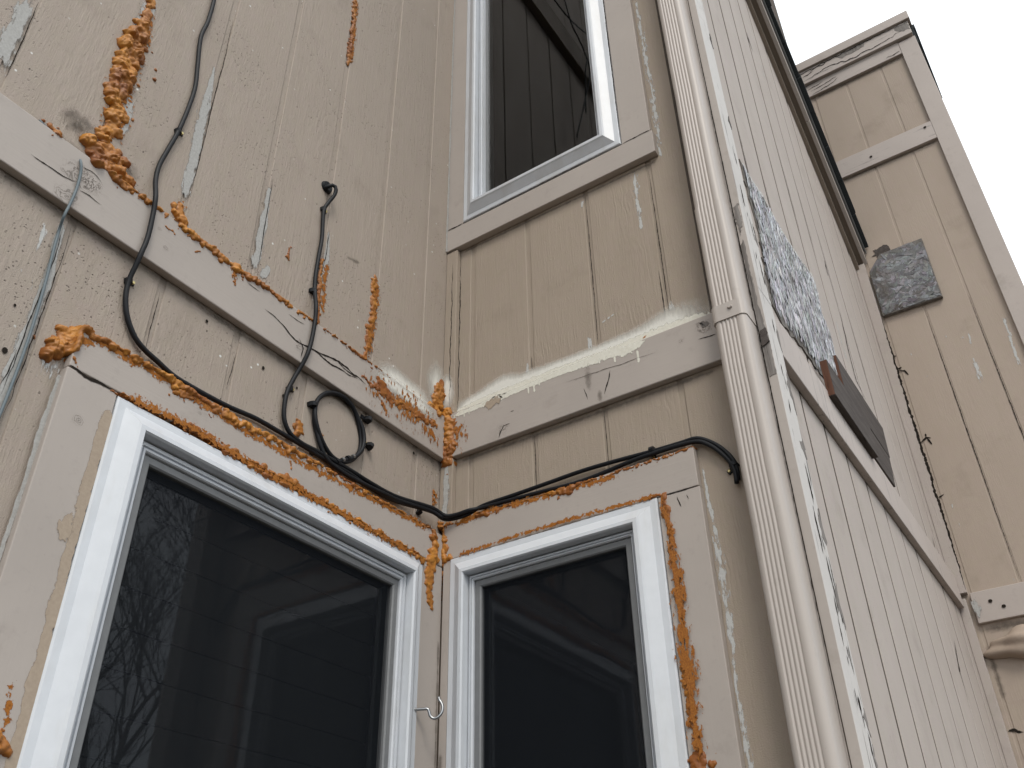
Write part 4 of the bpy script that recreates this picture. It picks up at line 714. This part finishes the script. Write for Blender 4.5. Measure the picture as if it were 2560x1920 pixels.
blot('dark_mark', 'B', P('B', .021, (1470, 945))[0], .016, .05, 'dark_mark', 0.0211, bB); blot('dark_mark', 'B', P('B', .021, (1500, 990))[0], .01, .03, 'dark_mark', 0.0211, bB)
# middle wall marks
for ps, wd_ in (([(1318, 900), (1322, 955)], .016), ([(1475, 830), (1480, 890)], .026), ([(1500, 810), (1545, 778)], .010), ([(1672, 745), (1685, 790)], .03), ([(1670, 810), (1676, 820)], .02), ([(1585, 425), (1590, 480), (1605, 575)], [.03, .032, .014]), ([(1455, 500), (1456, 525)], .014)): strip('primer_patch', 'B', P('B', .001, *ps), wd_, 'primer', 0.0009, wB)
strip('primer_patch', 'B', [(0.738, 1.5), (0.742, 1.2), (0.745, 1.0), (0.742, 0.8), (0.738, 0.74)], [.016, .03, .03, .035, .02], 'primer', 0.0009, wB)
strip('caulk_strip', 'B', [(0.722, -0.23), (0.728, -0.45), (0.729, -0.62), (0.722, -0.72), (0.726, -0.85), (0.722, -1.0)], [.010, .022, .036, .012, .026, .012], 'primer', 0.0009, wB); strip('caulk_strip', 'B', [(0.023, -0.01), (0.023, -0.1), (0.024, -0.19)], .03, 'caulk', 0.0188, t2)
for u, za, zb in ((0.494, 0.75, 0.14), (0.698, 0.72, 0.15), (0.686, 0.35, 0.15), (0.290, 0.24, 0.14), (0.291, -0.01, -0.19), (0.494, -0.01, -0.19)): crack('B', [(u, za), (u + .001, (za + zb) / 2), (u, zb)], 0.0026, 0.0014, wB, 0.0003)
strip('dark_mark', 'B', [(0.05, 0.748), (0.4, 0.745), (0.73, 0.742)], .018, 'dark_mark', .0012, wB); strip('dark_mark', 'B', [(0.05, -0.01), (0.4, -0.012), (0.8, -0.01)], .02, 'dark_mark', .0012, wB)  # dark strips directly below the tall window's sill board and the middle band
crack('B', [(0.0435, 0.74), (0.0435, 0.45), (0.043, 0.15)], 0.003, 0.0008, wB); crack('B', [(0.026, 0.70), (0.025, 0.40), (0.027, 0.15)], 0.003, 0.0187, t)
strip('caulk_strip', 'B', [(0.004, 2.2), (0.003, 1.5), (0.003, 0.76)], .012, 'caulk', .0236, winU, taper=False)
strip('dark_mark', 'A', [(-0.03, -0.5), (-0.028, -0.9)], .012, 'dark_mark', .0216, winA); strip('dark_mark', 'B', [(0.03, -0.75), (0.03, -1.2)], .02, 'dark_mark', .0216, winB)
for y in (1510, 1530, 1545, 1610, 1625, 1670, 1690, 1715): blot('foam_speck', 'B', P('B', .022, (1126 - (y - 1500) * .03, y))[0], random.uniform(.002, .004), random.uniform(.005, .012), 'smear', .0217, winB, 8)
crack('B', P('B', .0212, (1696, 1240), (1702, 1268)), .003, .0217, winB); crack('B', P('B', .0212, (1718, 1235), (1722, 1248)), .002, .0217, winB)
# side and far wall marks
for u in GC[2:9]: 
    zz = random.uniform(0.4, 1.2); crack('C', [(u, zz + .5), (u + .003, zz)], .006, .0012, wC, .001)
for ps, wd_ in ([[(1790, 205), (1800, 240), (1808, 265)], .02],): crack('C', P('C', .001, *ps), wd_, .0012, wC, .003)
for ps in ([(2061, 650), (2070, 690)], [(2100, 780), (2122, 880), (2140, 950), (2165, 1000)], [(1866, 80), (1882, 130)], [(2385, 1600), (2400, 1680), (2420, 1750)], [(2330, 1340), (2345, 1400), (2360, 1480)]): crack('C', P('C', .001, *ps), .012, .0012, wC, .002)
for ps in ([(2090, 800), (2105, 860), (2122, 910)], [(1902, 160), (1912, 195)]): strip('primer_patch', 'C', P('C', .001, *ps), .02, 'primer', .0011, wC)
for ps, wd_ in (([(2508, 790), (2525, 840), (2540, 890), (2552, 920)], .03), ([(2432, 890), (2445, 930), (2458, 960)], .03), ([(2398, 838), (2412, 850)], .03), ([(2422, 830), (2428, 865)], .02), ([(2362, 835), (2368, 845)], .014), ([(2395, 1290), (2400, 1320)], .024), ([(2318, 935), (2320, 945)], .012), ([(2532, 1440), (2540, 1455)], .03), ([(2380, 1255), (2382, 1275)], .01), ([(2275, 880), (2280, 890)], .01)): strip('primer_patch', 'D', P('D', .001, *ps), wd_, 'primer', .0011, wD)
for u in (1.131, 1.325): crack('D', [(u, 1.5), (u, .9), (u + .002, .13)], .004, .0012, wD, .0004)
for p in ((1.13, 2.53), (1.42, 2.57), (1.01, 0.07), (1.05, 0.04)): blot('nail_hole', 'D', p, .008, .007, 'crack', .0231, bM if p[1] > 1 else bD, 8)
strip('dark_mark', 'D', [(0.95, 3.165), (1.45, 3.165)], .03, 'dark_mark', .0012, wD); strip('dark_mark', 'D', [(0.95, 2.465), (1.45, 2.465)], .02, 'dark_mark', .0012, wD); strip('dark_mark', 'D', [(0.94, -0.03), (1.5, -0.03)], .05, 'dark_mark', .0012, wD)  # dark strips directly below frieze, mid rail and low band
blot('caulk_patch', 'D', (0.955, 0.06), .022, .06, 'caulk', .0228, bD)
# bulging sealant lump under the low band
bm = bmesh.new(); bmesh.ops.create_icosphere(bm, subdivisions=4, radius=1.0)
for v in bm.verts:
    n = math.sin(v.co.x * 5 + 1) * .12 + math.sin(v.co.z * 7 + v.co.x * 4) * .1; v.co = Vector((1.06 + v.co.x * .115 * (1 + n), LY - .004 - max(-.2, -v.co.y) * .05 * (1 + n), -.105 + v.co.z * .055 * (1 + n) + .12 * (v.co.x * .12)))
tag(obj('sealant_lump', bm, 'blob', None, True), 'bulging painted sealant lump under the low band of far wall', 'sealant')
crack('D', P('D', .001, (2520, 1828), (2535, 1822), (2545, 1830), (2558, 1828)), .012, .0012, wD, .003); strip('dark_mark', 'D', [(0.95, -.08), (0.95, -.3)], .03, 'dark_mark', .0013, wD)

# ------------------------------------------------------------------ cables
def ring_clip(parent, w, uz, ang, rad=0.0055, h=0.008, nail=True):
    c = W(w, uz[0], uz[1], 0); d = Vector(W(w, math.cos(ang), math.sin(ang), 0) - W(w, 0, 0, 0)).normalized(); nrm = Vector(W(w, 0, 0, 1) - W(w, 0, 0, 0)); s = d.cross(nrm) * (-1 if w == 'A' else 1)
    V = []; Fc = []; prof = [(-1.25, 0), (-1.25, .9), (-.8, 1.75), (0, 2.05), (.8, 1.75), (1.25, .9), (1.25, .45), (2.6, .45), (2.6, 0)]
    for e in (-0.005, 0.005):
        for a, b in prof: V.append(c + d * e + s * (a * rad) + nrm * (b * (h + rad) / 2))
    n = len(prof); Fc = [(k, (k + 1) % n, n + (k + 1) % n, n + k) for k in range(n)] + [tuple(range(n)), tuple(range(n, 2 * n))]
    bm = bmesh.new(); vs = [bm.verts.new(v) for v in V]
    for f in Fc: bm.faces.new([vs[i] for i in f])
    bmesh.ops.recalc_face_normals(bm, faces=list(bm.faces)); o = obj('clip', bm, 'cable', parent)
    if nail:
        m = Matrix.Translation(c + s * rad * 1.95 + nrm * (0.45 * (h + rad) / 2 + 0.002)) @ nrm.to_track_quat('Z', 'Y').to_matrix().to_4x4(); bm = bmesh.new(); bmesh.ops.create_cone(bm, cap_ends=True, segments=10, radius1=.0036, radius2=.003, depth=.004, matrix=m); obj('nail', bm, 'nail', o)
CR = 0.0052
def p3(w, h, ps): return [tuple(W(w, *UZ(w, x, y, h), h)) for x, y in ps]
c1 = [(537, -30), (535, 0), (520, 53), (502, 94), (494, 164), (488, 217), (471, 270), (446, 328), (418, 377), (398, 414), (389, 451), (389, 492)]
c1b = [(383, 533), (369, 594)]; c1c = [(344, 653), (322, 702), (314, 743), (318, 792), (336, 841), (361, 874), (393, 903), (434, 940), (480, 968), (525, 993), (574, 1018), (639, 1046), (697, 1079), (746, 1108), (783, 1130), (832, 1161), (869, 1181), (923, 1218), (984, 1251)]
corner = [(0.02, -0.075, -0.178), (0.034, -0.038, -0.189), (0.062, -0.026, -0.19), (0.10, -0.022, -0.187)]
cB = [(1210, 1263), (1292, 1235), (1374, 1206), (1456, 1177), (1538, 1153), (1632, 1128), (1700, 1108), (1742, 1096), (1779, 1106), (1808, 1124), (1832, 1149), (1842, 1172), (1846, 1200)]
kA = thing('cable', 'black cable looping down left wall then round the corner', 'cable', (0, -1.0, 0.5), 'black coaxial cables')
hs = [.007] * 9 + [.008, .013, .030, .029, .029, .028, .020, .010] + [.008] * 40
path = [tuple(W('A', *UZ('A', x, y, h_), h_)) for (x, y), h_ in zip(c1 + c1b + [(353, 633), (339, 665)] + c1c[1:], hs)] + corner + p3('B', .010, cB)
obj('jacket', tube(catmull(path, .009), CR, 10), 'cable', kA, True)
for q, ang in (((446, 328), -1.2), ((322, 702), -1.3), ((783, 1130), -.45)): ring_clip(kA, 'A', UZ('A', *q, .006), ang)
kB = thing('cable', 'shorter black cable hanging from the round wall plug', 'cable', (0, -0.55, 0.5), 'black coaxial cables')
c2 = [(816, 469), (832, 463), (840, 471), (836, 488), (820, 508), (809, 529), (805, 594), (797, 640), (789, 690), (787, 727)]
c2b = [(788, 800), (779, 850)]; c2c = [(760, 905), (738, 940), (719, 977), (711, 1013), (711, 1050), (725, 1083), (754, 1108), (790, 1127), (836, 1153), (880, 1178), (928, 1208), (990, 1241)]
cB2 = [(1210, 1268), (1333, 1235), (1456, 1202), (1578, 1153), (1632, 1134), (1700, 1113), (1745, 1104), (1776, 1114), (1802, 1132), (1826, 1156), (1838, 1180), (1842, 1208)]
a_, b_ = UZ('A', 816, 469, 0); path = [(-.01, a_, b_)] + [tuple(W('A', *UZ('A', x, y, h_), h_)) for (x, y), h_ in zip(c2, [.01, .022, .026, .022, .012, .008, .007, .007, .007, .010])] + [tuple(W('A', *UZ('A', x, y, h_), h_)) for (x, y), h_ in (((790, 763), .028), ((788, 800), .029), ((779, 850), .029), ((769, 884), .028), ((755, 912), .019))] + p3('A', .010, c2c[1:]) + [(x + .009, y - .009, z + .004) for x, y, z in corner] + p3('B', .015, cB2)
obj('jacket', tube(catmull(path, .009), CR, 10), 'cable', kB, True)
bm = bmesh.new(); bmesh.ops.create_cone(bm, cap_ends=True, segments=20, radius1=.019, radius2=.015, depth=.008, matrix=Matrix.Translation((.004, a_, b_)) @ Matrix.Rotation(math.pi / 2, 4, 'Y')); obj('wall_plug', bm, 'cable', kB)
for q, ang in (((809, 523), -1.5), ((781, 727), -1.5), ((725, 972), -1.2), ((1048, 1280), -.45)): ring_clip(kB, 'A', UZ('A', *q, .006), ang)
for q, ang in (((1632, 1128), .0), ((1836, 1165), -1.0)): ring_clip(kB, 'B', UZ('B', *q, .006), ang, .008, .012)
kC = thing('cable', 'coiled black cable pinned in a ring above the bundle', 'cable', (0, -0.5, -0.1), 'black coaxial cables')
cu, czz = UZ('A', 848, 1066, .01); lu, lz = UZ('A', 772, 1010, .01); bu, bz = UZ('A', 845, 1146, .01); tu, tz = UZ('A', 850, 984, .01); ru_, rz_ = UZ('A', 921, 1075, .01)
RU, RZ = 0.078, 0.086
coil = [tuple(W('A', cu + RU * (1 + .05 * math.sin(k * .7)) * math.cos(th), czz + RZ * (1 + .04 * math.cos(k * .9)) * math.sin(th), .007 + .0035 * (k // 14) + .002 * math.sin(k * 1.1))) for k, th in enumerate(np.linspace(math.pi * 1.12, -math.pi * 2.42, 34))]
tail = p3('A', .012, [(1000, 1252), (960, 1234), (900, 1205), (850, 1176), (812, 1140)])
obj('jacket', tube(catmull([(x + .006, y - .012, z - .004) for x, y, z in corner[:2]][::-1] + tail + coil, .009), CR, 10), 'cable', kC, True)
coil = coil[::-1]
e0 = Vector(coil[0]); e1 = Vector(coil[2])
for k in range(4):
    q = e0 + (e1 - e0) * (k * .34 - .3); bm = bmesh.new(); bmesh.ops.create_cone(bm, cap_ends=True, segments=12, radius1=.0068 - .0008 * (k % 2), radius2=.0068 - .0008 * (k % 2), depth=.007, matrix=Matrix.Translation(q) @ (e1 - e0).to_track_quat('Z', 'Y').to_matrix().to_4x4()); obj('connector_ring', bm, 'steel' if k % 2 else 'cable', kC)
for q, ang in (((779, 1012), -1.4), ((918, 1050), 1.4), ((922, 1116), 1.2)): ring_clip(kC, 'A', UZ('A', *q, .006), ang, .0075, .012, q[1] > 1100)
kW = thing('wire', 'thin blue-grey wire crossing the left end of band board', 'wire', (0, -1.2, 0))
wp = p3('A', .004, [(98, 300), (112, 315), (150, 348), (178, 378), (195, 393)]) + p3('A', .024, [(202, 405), (202, 430), (192, 470), (175, 510), (160, 540)]) + p3('A', .006, [(148, 575), (135, 620), (115, 700), (95, 770), (70, 850), (45, 920), (20, 985), (0, 1035), (-30, 1110)])
obj('jacket', tube(catmull(wp, .009), .0027, 8), 'wire', kW, True)
kL = thing('wire', 'loose dark wires dangling outside on the upper left wall', 'wire', (0.05, -0.9, 2.5))
V = []; Fc = []
for ps in ([(.06, -.83, 3.17), (.07, -.87, 3.0), (.08, -.945, 2.9), (.08, -1.01, 2.77), (.07, -.95, 2.49), (.05, -.86, 2.13)], [(.05, -1.2, 3.2), (.08, -1.1, 2.95), (.08, -.98, 2.8), (.06, -.96, 2.4)], [(.05, -.6, 3.05), (.06, -.85, 3.05), (.05, -1.1, 3.2)]):
    v, f = tube(catmull(ps, .03), .004, 6); o_ = len(V); V += list(v); Fc += [tuple(i + o_ for i in q) for q in f]
obj('jacket', (V, Fc), 'cable', kL, True)

# ------------------------------------------------------------------ cup hook by the inside corner
hk = thing('cup_hook', 'bent steel cup hook screwed in beside the inside corner', 'hook', (0.02, -0.11, -0.68))
e = CAM / np.linalg.norm(CAM)
hp = [(0.020, -0.113, -0.678), (0.035, -0.105, -0.678), (0.050, -0.098, -0.678), (0.053, -0.096, -0.684), (0.056, -0.094, -0.694), (0.063, -0.090, -0.699), (0.071, -0.086, -0.696), (0.077, -0.082, -0.687), (0.078, -0.080, -0.675), (0.074, -0.081, -0.664), (0.070, -0.083, -0.658), (0.069, -0.083, -0.652)]
obj('hook_wire', tube(catmull(hp, .003), .0034, 8), 'steel', hk, True)
